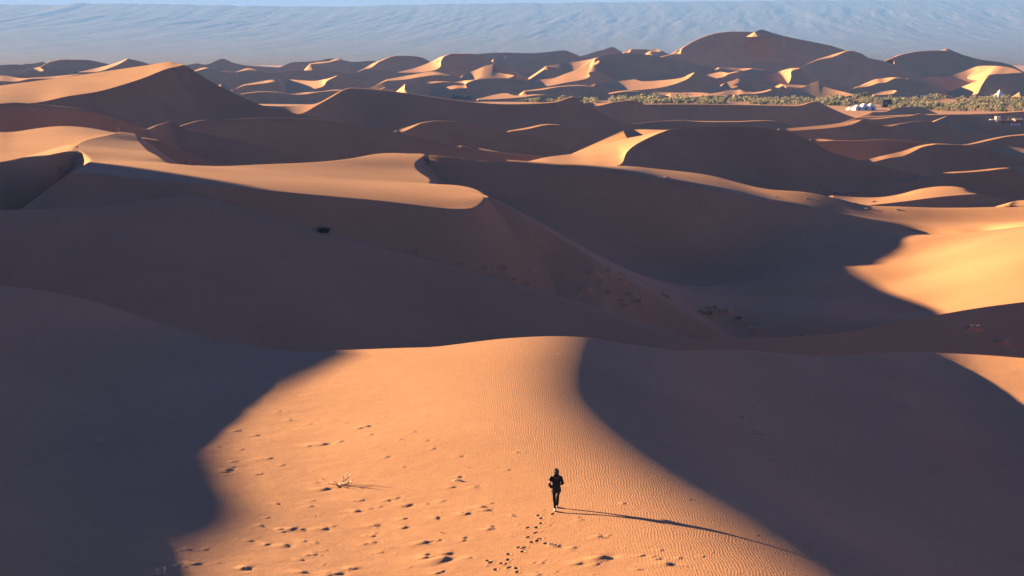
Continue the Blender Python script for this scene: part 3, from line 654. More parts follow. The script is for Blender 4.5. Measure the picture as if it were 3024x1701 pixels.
MZ = rimz[None]*prof + SM*.5*env*np.clip(MT*1.6-.3, .05, 1)*(-(26*(1-gul)-14)*(.35+.65*MT) + 14*gul2 - 13*(1-gul3) + 2.2*strata)
mt = bpy.data.materials.new('far_rock'); nt = nodes(mt)
o_ = new(nt, 'ShaderNodeOutputMaterial'); b_ = new(nt, 'ShaderNodeBsdfPrincipled'); lk(nt, b_.outputs[0], o_.inputs[0])
b_.inputs['Roughness'].default_value = .95; b_.inputs['Specular IOR Level'].default_value = .1
tc = new(nt, 'ShaderNodeNewGeometry'); nn = new(nt, 'ShaderNodeTexNoise'); nn.inputs['Scale'].default_value = .006; nn.inputs['Detail'].default_value = 9; nn.inputs['Roughness'].default_value = .65
lk(nt, tc.outputs['Position'], nn.inputs['Vector'])
rr = new(nt, 'ShaderNodeValToRGB'); rr.color_ramp.elements[0].position = .35; rr.color_ramp.elements[1].position = .68
rr.color_ramp.elements[0].color = (.095, .085, .082, 1); rr.color_ramp.elements[1].color = (.175, .158, .150, 1)
lk(nt, nn.outputs[0], rr.inputs[0]); lk(nt, rr.outputs[0], b_.inputs['Base Color'])
bpn = new(nt, 'ShaderNodeBump'); bpn.inputs['Strength'].default_value = .6; bpn.inputs['Distance'].default_value = 18; lk(nt, nn.outputs[0], bpn.inputs['Height']); lk(nt, bpn.outputs[0], b_.inputs['Normal'])
V = np.stack([MX, MY, MZ], -1)
back = V[-1].copy(); back[:, 1] += 1400; back[:, 2] -= 60
V = np.concatenate([V, back[None]], 0)
structure(add_mesh('mountain', V.reshape(-1, 3), grid_faces(len(my)+1, len(mx)), mt))
# ------------------------------------------------------------------ near dune: one fine mesh with footprints, lumps and ripples
FOOT = [(1600, 985), (1490, 996), (1512, 1020), (1510, 1055), (1475, 1086), (1412, 1088), (1475, 1125), (1412, 1160), (1500, 1172), (1440, 1195), (1480, 1186), (1385, 1235), (1370, 1270),
        (1265, 1290), (1260, 1330), (1215, 1360), (1110, 1335), (1270, 1390), (1325, 1395), (1165, 1400), (1330, 1418), (1545, 1205), (1620, 1222), (1590, 1215), (1130, 1350), (1240, 1362), (1340, 1237)]
LUMPS = [(770, 1320, 2.6), (1975, 1315, 2.4), (480, 920, 1.4), (120, 960, 1.2), (720, 1010, 1.2), (260, 1070, 1.2), (480, 1080, 1.3), (620, 1200, 1.3), (250, 1200, 1.1), (1120, 1090, 1.1), (1100, 955, 1.4),
         (1060, 935, 1.3), (945, 985, 1.0), (910, 975, .8), (1020, 775, 1.2), (845, 780, 1.2), (705, 487, .9), (545, 360, 1), (200, 320, 1.2), (130, 340, 1.1), (230, 380, 1), (900, 545, .9), (355, 555, .9), (470, 628, .9),
         (650, 430, .8), (440, 425, .7), (340, 245, .7), (40, 295, .8), (930, 1160, 1.1), (735, 1185, .9), (240, 1150, 1), (480, 1020, .9), (140, 885, 1), (640, 905, .9), (770, 885, .9), (1285, 1000, .9), (1950, 1150, 1.1),
         (1800, 1022, .9), (1930, 1365, .9), (1520, 1350, .8), (1455, 1350, .8), (970, 1320, .7), (640, 1295, .9), (300, 1275, .7), (760, 1420, 1), (60, 1400, 1.2), (1490, 1440, .9), (2270, 1300, .8), (2350, 1305, .8), (2400, 1325, .8),
         (2470, 1360, 1.4), (1620, 1222, 1), (2240, 1405, .8), (640, 240, .8), (670, 240, .7), (890, 705, .9), (1340, 515, .8), (420, 860, .9), (340, 885, .9)]
LUMPS_L = [(2440, 450, 2.0), (1730, 645, 1.5), (1710, 665, 1.2), (2460, 790, 1.8), (2380, 745, 1), (2200, 1095, 1.7), (2270, 1095, 1.3), (2440, 1100, 1.2), (2150, 1215, 1.5), (2000, 1215, 1), (1250, 1360, 1.6), (1330, 1365, 1.4), (1490, 1355, 1.4),
           (1850, 1395, 1.5), (2290, 1420, 1.4), (2380, 1290, 1.1), (2540, 1440, 1.6), (1650, 475, 1), (1830, 495, 1), (1940, 390, 1), (1800, 355, 1), (2115, 205, 1), (2190, 270, 1), (2340, 305, 1), (2040, 565, 1), (2140, 615, 1), (1780, 585, .9),
           (1970, 680, .8), (2360, 885, 1), (2350, 930, .9), (1975, 1070, .9), (2280, 1330, .9), (1890, 1185, .9), (590, 1215, 1.5), (960, 1250, 1.5), (440, 745, 1.2), (230, 790, 1), (900, 905, .8), (1250, 1015, 1.2), (370, 1105, 1),
           (1010, 745, 1), (890, 495, 1), (120, 440, .9), (370, 90, .8)]
def tile_xy(L, ox, oy):
    return [(*ray_hill(ox+q[0]*.3913, oy+q[1]*.3913)[:2], *q[2:]) for q in L]
F_XY = tile_xy(FOOT, 1008, 1134)
L_XY = tile_xy(LUMPS, 1008, 1134) + tile_xy(LUMPS_L, 0, 1134)
for _ in range(130):                       # many more small ones scattered over the worn slope
    u, v = RNG.uniform(430, 2300), RNG.uniform(1180, 1790)
    if (v-1180)/610 < RNG.random()*.9: continue
    p = ray_hill(u, v); L_XY.append((p[0], p[1], RNG.choice([.25, .35, .5, .7, 1.0], p=[.3, .3, .2, .12, .08])))
def add_local(X, Yg, Z, x0, y0, r, fn):
    rr_ = np.where((YMIN < y0+r) & (YMAX > y0-r))[0]
    if not len(rr_): return
    a, b = rr_[0], rr_[-1]+1
    m = (np.abs(X[a:b]-x0) < r) & (np.abs(Yg[a:b]-y0) < r)
    if not m.any(): return
    jj, ii = np.where(m); jj = jj+a
    Z[jj, ii] += fn(X[jj, ii]-x0, Yg[jj, ii]-y0)
def lump(s, ang, rag):
    H = .032*s; la, lb, w = .40*s, .085*s, .20*s
    ca, sa = math.cos(ang), math.sin(ang)
    def fn(dx, dy):
        a = dx*ca + dy*sa; b = -dx*sa + dy*ca
        b2 = b + .35*w*np.sin(a/(.22*s)+rag)
        a = a + .5*w*(b2/w)**2
        e = np.where(a < 0, np.exp(-(a/la)**2), np.exp(-(a/lb)**2))
        return H*e*np.exp(-(b2/w)**2) - .35*H*np.exp(-((a-.22*s)/(.14*s))**2 - (b2/w)**2)
    return fn
def foot(ang):
    ca, sa = math.cos(ang), math.sin(ang)
    def fn(dx, dy):
        a = dx*ca + dy*sa; b = -dx*sa + dy*ca
        q = (a/.13)**2 + (b/.065)**2
        return -.05*np.exp(-q**1.5) + .018*np.exp(-((np.sqrt(q)-1.45)/.4)**2)
    return fn
kk = np.r_[np.linspace(-1.1, -.275, 40)[:-1], np.linspace(-.275, .275, 860), np.linspace(.275, 1.1, 40)[1:]]
ybk = np.full(len(kk), 130.0)
for _ in range(60): ybk = .5*ybk + .5*np.interp(kk*ybk, _bx, _byv)
g_ = np.r_[np.linspace(0, .21, 30)[:-1], (np.geomspace(64, 130, 760)-46)/(130-46)]; g_ = g_/g_[-1]
off_ = np.r_[np.linspace(.04, .4, 10), np.linspace(.6, 4, 18), np.linspace(5, 75, 50)]
YG = np.concatenate([46 + (ybk[None]-46)*g_[:, None], ybk[None] + off_[:, None]], 0)
XG = kk[None]*YG; YMIN = YG.min(1); YMAX = YG.max(1); yy = np.arange(len(YG))
ZG = hill(XG, YG)
front = (YG < np.interp(XG, _bx, _byv)-.3)
ridge_ = np.exp(-((XG - np.interp(YG/KY, XT_G, XT_V))/9)**2)
ZG += np.where(front, .05*(1-ridge_)*(fbm(XG/3.1, YG/2.2, 4, 31)-.5) + .012*(1-.8*ridge_)*(fbm(XG/.5, YG/.45, 3, 41)-.5), 0)
for x0, y0, s_ in L_XY:
    k_ = 1 if s_ < .5 else int(RNG.integers(2, 5))
    for q_ in range(k_):
        f_ = RNG.uniform(.75, 1.0) if q_ == 0 else RNG.uniform(.25, .6)
        dx_, dy_ = (0, 0) if q_ == 0 else (RNG.normal(.05, .28)*s_, RNG.normal(0, .22)*s_)
        add_local(XG, YG, ZG, x0+dx_, y0+dy_, 1.3*s_*f_+.2, lump(s_*f_, RNG.normal(-.25, .6), RNG.uniform(0, 6)))
for x0, y0 in F_XY: add_local(XG, YG, ZG, x0, y0, .6, foot(math.pi/2+RNG.normal(-.15, .35)))
NSAND, nt, bs, geo, n2 = sand_material('rippled_sand')
sx = new(nt, 'ShaderNodeSeparateXYZ'); lk(nt, geo.outputs['Position'], sx.inputs[0])
mp = new(nt, 'ShaderNodeMapping'); mp.inputs['Scale'].default_value = (1.0, .42, 1.0); lk(nt, geo.outputs['Position'], mp.inputs[0])
na = new(nt, 'ShaderNodeTexNoise'); na.inputs['Scale'].default_value = 1.9; na.inputs['Detail'].default_value = 3; lk(nt, mp.outputs[0], na.inputs['Vector'])
nb = new(nt, 'ShaderNodeTexNoise'); nb.inputs['Scale'].default_value = .35; nb.inputs['Detail'].default_value = 1; lk(nt, geo.outputs['Position'], nb.inputs['Vector'])
def mth(op, a, b=None, c=None):
    n = new(nt, 'ShaderNodeMath', operation=op)
    for i, q in enumerate((a, b, c)):
        if q is None: continue
        if isinstance(q, (int, float)): n.inputs[i].default_value = q
        else: lk(nt, q, n.inputs[i])
    return n.outputs[0]
ph = mth('MULTIPLY_ADD', sx.outputs[0], 2*math.pi/.12, mth('MULTIPLY', sx.outputs[1], 1.1))
ph = mth('ADD', ph, mth('MULTIPLY', na.outputs[0], 16.0)); ph = mth('ADD', ph, mth('MULTIPLY', nb.outputs[0], 22.0))
rip = mth('SINE', ph)
# ripples are strongest on the wind-swept shoulder right of the walker and fade to the worn left side (by place: world x, y)
att = new(nt, 'ShaderNodeAttribute'); att.attribute_name = 'ripple'
nc = new(nt, 'ShaderNodeTexNoise'); nc.inputs['Scale'].default_value = .5; nc.inputs['Detail'].default_value = 3; lk(nt, geo.outputs['Position'], nc.inputs['Vector'])
amp = mth('MULTIPLY', att.outputs['Fac'], mth('MULTIPLY_ADD', nc.outputs[0], .7, .45))
nf = new(nt, 'ShaderNodeTexNoise'); nf.inputs['Scale'].default_value = 9; nf.inputs['Detail'].default_value = 6; nf.inputs['Roughness'].default_value = .7; lk(nt, geo.outputs['Position'], nf.inputs['Vector'])
hgt = mth('MULTIPLY_ADD', rip, mth('MULTIPLY', amp, .0021), mth('MULTIPLY', nf.outputs[0], .016))
bp = new(nt, 'ShaderNodeBump'); bp.inputs['Strength'].default_value = 1.0; bp.inputs['Distance'].default_value = 1.0
lk(nt, hgt, bp.inputs['Height']); lk(nt, bp.outputs[0], bs.inputs['Normal'])
nd = structure(add_mesh('near_dune', np.stack([XG, YG, ZG], -1).reshape(-1, 3), grid_faces(len(yy), len(kk)), NSAND))
at = nd.data.attributes.new('ripple', 'FLOAT', 'POINT')
T_ = XG - np.interp(YG/KY, XT_G, XT_V)
rp = np.exp(-np.clip((-T_-3.5)/3.0, 0, 9)**2)*np.exp(-np.clip((T_-3)/3, 0, 9)**2) + .10
at.data.foreach_set('value', rp.astype(np.float32).ravel())

# ------------------------------------------------------------------ helpers for things standing on the sand
bpy.context.view_layer.update()
DG = bpy.context.evaluated_depsgraph_get()
def ground(u, v):
    o = Vector((0, 0, CAM_Z)); d = Vector(W(u, v, 100.0)) - o; d.normalize()
    ok, loc, nrm, *_ = SC.ray_cast(DG, o, d)
    return np.array(loc) if ok else W(u, v, 1600.0)
def drop(x, y):
    ok, loc, nrm, *_ = SC.ray_cast(DG, Vector((x, y, 400)), Vector((0, 0, -1)))
    return loc.z if ok else 0.0
def leaf_glow(m, w=.45):
    nt = m.node_tree; b_ = [n for n in nt.nodes if n.type == 'BSDF_PRINCIPLED'][0]; o_ = [n for n in nt.nodes if n.type == 'OUTPUT_MATERIAL'][0]
    t_ = new(nt, 'ShaderNodeBsdfTranslucent'); x_ = new(nt, 'ShaderNodeMixShader'); x_.inputs[0].default_value = w
    lk(nt, b_.inputs['Base Color'].links[0].from_socket, t_.inputs[0]); lk(nt, b_.outputs[0], x_.inputs[1]); lk(nt, t_.outputs[0], x_.inputs[2]); lk(nt, x_.outputs[0], o_.inputs[0])
    return m
def simple(name, col, rough=.8, spec=.2, var=.25, scale=8, coord='Object'):
    m = bpy.data.materials.new(name); nt = nodes(m)
    o_ = new(nt, 'ShaderNodeOutputMaterial'); b_ = new(nt, 'ShaderNodeBsdfPrincipled'); lk(nt, b_.outputs[0], o_.inputs[0])
    tc = new(nt, 'ShaderNodeTexCoord'); n_ = new(nt, 'ShaderNodeTexNoise'); n_.inputs['Scale'].default_value = scale; n_.inputs['Detail'].default_value = 4
    lk(nt, tc.outputs[coord], n_.inputs['Vector'])
    r_ = new(nt, 'ShaderNodeValToRGB'); r_.color_ramp.elements[0].position = .3; r_.color_ramp.elements[1].position = .7
    r_.color_ramp.elements[0].color = (*[c*(1-var) for c in col], 1); r_.color_ramp.elements[1].color = (*[min(1, c*(1+var)) for c in col], 1)
    lk(nt, n_.outputs[0], r_.inputs[0]); lk(nt, r_.outputs[0], b_.inputs['Base Color'])
    b_.inputs['Roughness'].default_value = rough; b_.inputs['Specular IOR Level'].default_value = spec
    return m
def tag(o, label, cat, group=None):
    o['label'] = label; o['category'] = cat
    if group: o['group'] = group
    return o
def empty(name, loc, rz=0):
    o = bpy.data.objects.new(name, None); COL.objects.link(o); o.location = tuple(map(float, loc)); o.rotation_euler = (0, 0, rz); o.empty_display_size = .2
    return o
class MB:
    def __init__(s): s.v = []; s.f = []
    def add(s, V, Fs):
        o = len(s.v); s.v += [tuple(map(float, q)) for q in V]; s.f += [tuple(i+o for i in f) for f in Fs]; return s
    def box(s, c, d, rz=0, taper=1.0):
        x, y, z = d[0]/2, d[1]/2, d[2]/2; V = []
        for k, zz in ((1, -z), (taper, z)):
            for a, b in ((-x, -y), (x, -y), (x, y), (-x, y)):
                a *= k; b *= k
                V.append((c[0]+a*math.cos(rz)-b*math.sin(rz), c[1]+a*math.sin(rz)+b*math.cos(rz), c[2]+zz))
        return s.add(V, [(3, 2, 1, 0), (4, 5, 6, 7), (0, 1, 5, 4), (1, 2, 6, 5), (2, 3, 7, 6), (3, 0, 4, 7)])
    def tube(s, pts, rad, n=6):
        pts = [np.array(p, float) for p in pts]; V = []; Fs = []
        rad = rad if hasattr(rad, '__len__') else [rad]*len(pts)
        for i, p in enumerate(pts):
            d = pts[min(i+1, len(pts)-1)]-pts[max(i-1, 0)]; d /= max(np.linalg.norm(d), 1e-9)
            a = np.cross(d, (0, 0, 1) if abs(d[2]) < .9 else (1, 0, 0)); a /= np.linalg.norm(a); b = np.cross(d, a)
            V += [p + rad[i]*(math.cos(t)*a + math.sin(t)*b) for t in np.arange(n)*2*math.pi/n]
        for i in range(len(pts)-1):
            for k in range(n): Fs.append((i*n+k, i*n+(k+1) % n, (i+1)*n+(k+1) % n, (i+1)*n+k))
        Fs.append(tuple(range(n))[::-1]); Fs.append(tuple((len(pts)-1)*n+k for k in range(n)))
        return s.add(V, Fs)
    def rings(s, R, cap=True):
        """loft closed rings (lists of equal length)"""
        n = len(R[0]); V = [q for r in R for q in r]; Fs = []
        for i in range(len(R)-1):
            for k in range(n): Fs.append((i*n+k, i*n+(k+1) % n, (i+1)*n+(k+1) % n, (i+1)*n+k))
        if cap: Fs.append(tuple(range(n))[::-1]); Fs.append(tuple((len(R)-1)*n+k for k in range(n)))
        return s.add(V, Fs)
    def build(s, name, mat, parent=None, smooth=True): return add_mesh(name, np.array(s.v), s.f, mat, parent, smooth)

# ------------------------------------------------------------------ the walker, seen from behind
def skinned(name, nodes_, edges, mat, parent, sub=2):
    """one continuous surface grown round a joint skeleton: nodes_ = (x, y, z, rx, ry)"""
    me = bpy.data.meshes.new(name); me.from_pydata([q[:3] for q in nodes_], edges, [])
    o = bpy.data.objects.new(name, me); COL.objects.link(o)
    m = o.modifiers.new('skin', 'SKIN'); m.use_smooth_shade = True
    for i, q in enumerate(nodes_):
        sv = me.skin_vertices[0].data[i]; sv.radius = (q[3], q[4] if len(q) > 4 else q[3]); sv.use_root = (i == 0)
    ss = o.modifiers.new('sub', 'SUBSURF'); ss.levels = sub; ss.render_levels = sub
    bpy.context.view_layer.update()
    ev = o.evaluated_get(bpy.context.evaluated_depsgraph_get())
    nm = bpy.data.meshes.new_from_object(ev); o.modifiers.clear(); o.data = nm; bpy.data.meshes.remove(me)
    nm.name = name; nm.materials.clear(); nm.materials.append(mat)
    nm.polygons.foreach_set('use_smooth', np.ones(len(nm.polygons), bool))
    o.parent = parent
    return o
SKIN = simple('skin', (.45, .27, .19), .6, .3, .1); JACK = simple('black_jacket_cloth', (.010, .010, .012), .7, .25, .3, 20)
TROU = simple('black_trouser_cloth', (.008, .008, .010), .8, .2, .3, 20); HAIR = simple('brown_hair', (.05, .030, .018), .6, .35, .5, 40); SHOE = simple('white_shoe', (.78, .76, .72), .6, .3, .08)
SOLE = simple('dark_sole', (.03, .03, .03), .8); KNIT = simple('grey_knit', (.12, .10, .08), .9, .1, .3, 60)
gp = ground(1642, 1505)
per = empty('person', (gp[0], gp[1], gp[2]-.01), .10)
tag(per, 'lone walker in black jacket and trousers with white shoes, walking away across the sunlit sand', 'person')
gl = drop(gp[0]-.08, gp[1]-.34)-gp[2]; gr = drop(gp[0]+.07, gp[1]+.30)-gp[2]
LA = (-.085, -.37, .135+gl); RA = (.075, .27, .085+gr)
B = [(0, 0, .93, .10, .08), (0, .01, 1.06, .10, .08), (0, .03, 1.24, .11, .085), (0, .02, 1.38, .10, .07), (0, .02, 1.46, .052, .055), (0, .045, 1.53, .062, .07), (0, .06, 1.60, .075, .09), (0, .05, 1.67, .06, .075),
     (-.165, .01, 1.385, .055), (-.285, -.05, 1.13, .042), (-.185, .07, .95, .030), (-.165, .09, .915, .028, .02),
     (.165, .02, 1.385, .055), (.265, -.02, 1.12, .042), (.20, .19, 1.06, .030), (.185, .25, 1.07, .03, .02),
     (-.09, 0, .90, .065), (-.088, -.10, .50, .045), (LA[0], LA[1], LA[2], .034), (-.09, LA[1]+.15, .04+gl, .034, .03), (-.09, LA[1]+.20, .03+gl, .03, .022),
     (.09, 0, .90, .065), (.088, .19, .50, .045), (RA[0], RA[1], RA[2], .034), (.08, RA[1]+.14, .045+gr, .034, .028), (.085, RA[1]+.19, .04+gr, .03, .022)]
E = [(0, 1), (1, 2), (2, 3), (3, 4), (4, 5), (5, 6), (6, 7), (3, 8), (8, 9), (9, 10), (10, 11), (3, 12), (12, 13), (13, 14), (14, 15), (0, 16), (16, 17), (17, 18), (18, 19), (19, 20), (0, 21), (21, 22), (22, 23), (23, 24), (24, 25)]
def fingers(base, fwd, side, n0):
    fwd = np.array(fwd)/np.linalg.norm(fwd); side = np.array(side)/np.linalg.norm(side); dn = np.cross(side, fwd)
    for i, ln in enumerate((.062, .072, .068, .052)):
        p0 = np.array(base) + side*(i-1.5)*.017; p1 = p0 + fwd*ln*.5 - dn*.006; p2 = p1 + fwd*ln*.42 - dn*.022
        k = len(B); B.extend([(*p0, .009), (*p1, .0085), (*p2, .0075)]); E.extend([(n0, k), (k, k+1), (k+1, k+2)])
    p0 = np.array(base) - side*.034 - fwd*.035; p1 = p0 - side*.015 + fwd*.04
    k = len(B); B.extend([(*p0, .011), (*p1, .0085)]); E.extend([(n0, k), (k, k+1)])
fingers((-.15, .10, .885), (.1, .35, -.9), (.3, .9, .3), 11)
fingers((.17, .295, 1.075), (-.5, .85, .1), (.3, .1, .9), 15)
body = skinned('body', B, E, SKIN, per)
fc = MB(); fc.rings([[(-.012, .145, 1.575), (.012, .145, 1.575), (.0, .165, 1.572)], [(-.008, .14, 1.61), (.008, .14, 1.61), (0, .15, 1.612)]]); fc.build('nose', SKIN, body)
for s_ in (-1, 1):
    fc = MB(); fc.tube([(s_*.078, .055, 1.565), (s_*.088, .05, 1.59), (s_*.08, .055, 1.615)], [.012, .016, .010], 6); fc.build('ear', SKIN, body)
    ey = MB(); ey.tube([(s_*.03, .128, 1.606), (s_*.03, .142, 1.606)], [.011, .006], 8); ey.build('eye', SOLE, body)
mo = MB(); mo.tube([(-.022, .138, 1.548), (0, .146, 1.546), (.022, .138, 1.548)], .005, 6); mo.build('mouth', simple('lip', (.35, .12, .10), .5), body)
# jacket: flared body, hood roll, sleeves
def ell(cx, cy, z, rx, ry, n=28, wob=0, ph=0):
    return [(cx+rx*math.cos(t)*(1+wob*math.sin(3*t+ph)), cy+ry*math.sin(t)*(1+wob*math.cos(4*t+ph)), z + .012*wob*10*math.sin(2*t+ph)) for t in np.arange(n)*2*math.pi/n]
jk = MB()
jk.rings([ell(-.005, -.005, .755, .205, .175, wob=.05, ph=1), ell(-.004, 0, .80, .212, .172, wob=.04, ph=1.3), ell(0, .0, .90, .203, .158, wob=.03, ph=2), ell(0, .005, 1.00, .185, .145, wob=.03, ph=.3),
          ell(0, .015, 1.12, .182, .14, wob=.02), ell(0, .022, 1.25, .198, .142, wob=.02, ph=2), ell(0, .02, 1.35, .205, .135, wob=.015), ell(0, .018, 1.42, .165, .11), ell(0, .02, 1.465, .09, .085), ell(0, .022, 1.50, .082, .08)])
jacket = jk.build('jacket', JACK, per)
hd = MB(); hd.rings([ell(0, -.045, 1.36, .05, .03), ell(0, -.065, 1.385, .125, .075, wob=.04), ell(0, -.055, 1.43, .15, .10, wob=.04), ell(0, -.03, 1.48, .13, .10, wob=.03), ell(0, -.015, 1.505, .095, .08)]); hd.build('hood', JACK, jacket)
for s_, P3 in ((-1, [(-.155, .012, 1.40), (-.185, .005, 1.36), (-.24, -.025, 1.24), (-.292, -.052, 1.12), (-.262, -.01, 1.03), (-.195, .055, .945), (-.17, .07, .93)]),
               (1, [(.155, .02, 1.40), (.19, .015, 1.36), (.235, .0, 1.24), (.272, -.022, 1.115), (.245, .08, 1.075), (.208, .175, 1.058), (.203, .195, 1.058)])):
    sv = MB(); sv.tube(P3, [.055, .076, .070, .066, .062, .054, .056], 14); sv.build('sleeve', JACK, jacket)
tr = MB()
for s_, kn, an in ((-1, (-.088, -.10, .50), LA), (1, (.088, .19, .50), RA)):
    tr.tube([(s_*.078, -.005, .95), (s_*.095, 0, .86), (s_*.094, (kn[1])*.45, .70), (kn[0], kn[1], kn[2]), ((kn[0]+an[0])/2, (kn[1]*.45+an[1]*.55)-.015, (kn[2]+an[2])/2), (an[0], an[1], an[2]+.02)], [.10, .108, .088, .066, .064, .050], 14)
tr.rings([ell(0, 0, .82, .165, .125), ell(0, 0, .90, .172, .135), ell(0, .0, .98, .155, .12)])
tr.build('trousers', TROU, per)
for s_, an, gz, pit in ((-1, LA, gl, .06), (1, RA, gr, .0)):
    sh = MB(); y0 = an[1]; R = []
    for yy_, hw, z0, z1 in ((-.075, .030, .02+pit, .10+pit), (-.05, .042, .012+pit, .125+pit), (0, .044, .010+pit*.8, .125+pit*.6), (.06, .047, .010+pit*.4, .095+pit*.2), (.12, .050, .010, .075), (.17, .044, .012, .062), (.205, .024, .018, .045)):
        R.append([(an[0]+hw*math.cos(t), y0+yy_, gz + (z0+z1)/2 + (z1-z0)/2*math.sin(t)) for t in np.arange(14)*2*math.pi/14])
    sh.rings(R); so_ = sh.build('shoe', SHOE, per)
    sl_ = MB(); sl_.rings([[(an[0]+hw*math.cos(t), y0+yy_, gz+zz+.010*math.sin(t)) for t in np.arange(12)*2*math.pi/12] for yy_, hw, zz in ((-.078, .03, .012+pit), (0, .047, .008+pit*.75), (.07, .049, .008+pit*.35), (.14, .051, .008), (.205, .025, .014))])
    sl_.build('sole', SOLE, so_)
# long loose hair over a pale knitted headband
hr = MB()
R = []
for z, rx, ry, cy_, wb in ((1.325, .07, .03, -.085, .25), (1.37, .115, .055, -.075, .2), (1.43, .125, .075, -.05, .15), (1.50, .105, .09, -.02, .1), (1.57, .095, .105, .015, .07), (1.64, .092, .105, .035, .05), (1.69, .072, .085, .04, .04), (1.72, .036, .045, .04, .02)):
    R.append(ell(.005, cy_, z, rx, ry, n=30, wob=wb*.6, ph=z*30))
hr.rings(R)
hair = hr.build('hair', HAIR, per)
wisp = MB()
for i in range(70):
    a = RNG.uniform(0, 2*math.pi); z0 = RNG.uniform(1.42, 1.70); x0 = .098*math.cos(a); y0 = .01+.095*math.sin(a)
    if y0 > .09: continue
    l = RNG.uniform(.06, .16); wisp.tube([(x0, y0, z0), (x0*1.25+RNG.normal(0, .01), y0*1.2-.01, z0-l*.5), (x0*1.35+RNG.normal(0, .02), y0*1.2-.02, z0-l)], [.006, .005, .001], 4)
wisp.build('loose_strands', HAIR, hair)
hb = MB(); hb.rings([ell(0, .045, 1.655, .098, .112), ell(0, .04, 1.69, .094, .106), ell(0, .035, 1.72, .070, .082), ell(0, .035, 1.742, .035, .042)]); hb.build('knit_hat', KNIT, per)
for o in [per]: o.scale = (1.0,)*3
# ------------------------------------------------------------------ dry branches and grass
WOOD = simple('bleached_wood', (.62, .50, .34), .8, .2, .2, 30); STRAW = simple('dry_straw', (.58, .52, .38), .85, .15, .3, 20, 'Generated'); DKGR = simple('dark_grass', (.055, .085, .055), .8, .15, .3, 10)
SAGE = leaf_glow(simple('sage_leaf', (.23, .225, .13), .85, .1, .35, .4)); SAGE2 = leaf_glow(simple('pale_leaf', (.40, .37, .23), .85, .1, .35, .4)); OLV = leaf_glow(simple('dark_leaf', (.085, .10, .055), .85, .1, .35, .4))
def branch(p, L, seed, label, n=6, flat=.35, rad=.022, loc=None):
    r = np.random.default_rng(seed); mb = MB()
    for i in range(n):
        a = r.uniform(0, 2*math.pi); el_ = r.uniform(.05, 1.0)*flat*2
        d = np.array([math.cos(a), math.sin(a)*.7, el_]); d /= np.linalg.norm(d); l = L*r.uniform(.55, 1.05)
        q = [np.array([r.normal(0, .03), r.normal(0, .03), -.03])]
        for k in range(4):
            d = d + r.normal(0, .22, 3)*np.array([1, 1, .6]); d /= np.linalg.norm(d); q.append(q[-1]+d*l/4); q[-1][2] = max(q[-1][2], .0)
        mb.tube(q, [rad, rad*.9, rad*.75, rad*.55, rad*.25], 5)
        for k in (2, 3):
            dd = d + r.normal(0, .6, 3); dd[2] = abs(dd[2]); dd /= np.linalg.norm(dd)
            mb.tube([q[k], q[k]+dd*l*.18, q[k]+dd*l*.30+np.array([0, 0, .02])], [rad*.6, rad*.45, rad*.15], 4)
    o = mb.build('dry_branch', WOOD); o.location = tuple(p); return tag(o, label, 'branch')
def stick(p, L, az, label, rad=.022, bend=.1):
    mb = MB(); c, s_ = math.cos(az), math.sin(az)
    mb.tube([(-c*L/2, -s_*L/2, .01), (-c*L*.2, -s_*L*.2, .03+bend*.3), (c*L*.15, s_*L*.15, .025+bend*.3), (c*L/2, s_*L/2, .012)], [rad*.7, rad, rad*.95, rad*.5], 6)
    mb.tube([(c*L*.1, s_*L*.1, .03), (c*L*.25-s_*.05, s_*L*.25+c*.06, .09)], [rad*.6, rad*.2], 5)
    o = mb.build('dry_stick', WOOD); o.location = tuple(p); return tag(o, label, 'stick')
def T1(x, y): return ground(0+x*.3913, 1134+y*.3913)
def T2(x, y): return ground(1008+x*.3913, 1134+y*.3913)
def T3(x, y): return ground(2016+x*.3913, 1134+y*.3913)
branch(T2(-10, 765), .85, 5, 'largest pale dry branch on the lit sand left of the walker, casting a thin shadow', n=9, flat=.6, rad=.03)
stick(T2(885, 735), .55, -.35, 'short straight bleached stick on the lit sand between the large dry branch and the walker', .036)
branch(T2(1350, 520), .34, 12, 'small twig half buried in the smooth lit sand above and left of the walker', n=3, flat=.25, rad=.014)
branch(T1(1215, 1440), .42, 15, 'dry branch at the edge of the left shadow, at the bottom edge of the photo', n=6, flat=.7, rad=.016)
branch(T2(2470, 1355), .34, 19, 'broken twigs on the lit sand below and right of the walker', n=4, flat=.4, rad=.016)
branch(T2(760, 1125), .24, 22, 'tiny pale twig on the lit sand below the large dry branch', n=3, flat=.5, rad=.013)
branch(T3(1800, 1200), .42, 25, 'forked dry branch in the shaded slope at the lower right', n=5, flat=.5, rad=.018)
stick(T3(355, 515), .22, -.2, 'short pale stick in the shade beside the rippled ridge, right of the walker', .016)
branch(T2(1625, 1216), .2, 28, 'small heap of dry twig ends near the footprints below the walker', n=4, flat=.4, rad=.012)
branch(T2(2450, -720), .3, 31, 'thin dark twig lying across the rippled crest of the near dune', n=3, flat=.2, rad=.014) if False else branch(ground(1640, 1046), .42, 31, 'thin twig lying on the rippled crest of the near dune', n=3, flat=.25, rad=.014)
for i, (x, y) in enumerate([(1165, 1398), (480, 925), (130, 960), (700, 1012), (620, 1198), (255, 1068), (1350, 1240), (1940, 1152), (1960, 1160), (1625, 1225), (1290, 1000), (960, 630), (880, 705), (1110, 950), (40, 1412), (150, 885)]):
    branch(T2(x, y), .16, 200+i, 'bit of dry twig half sunk in the lit sand around the walker', n=3, flat=.4, rad=.012)['group'] = 'bits of dry twig on the lit sand'
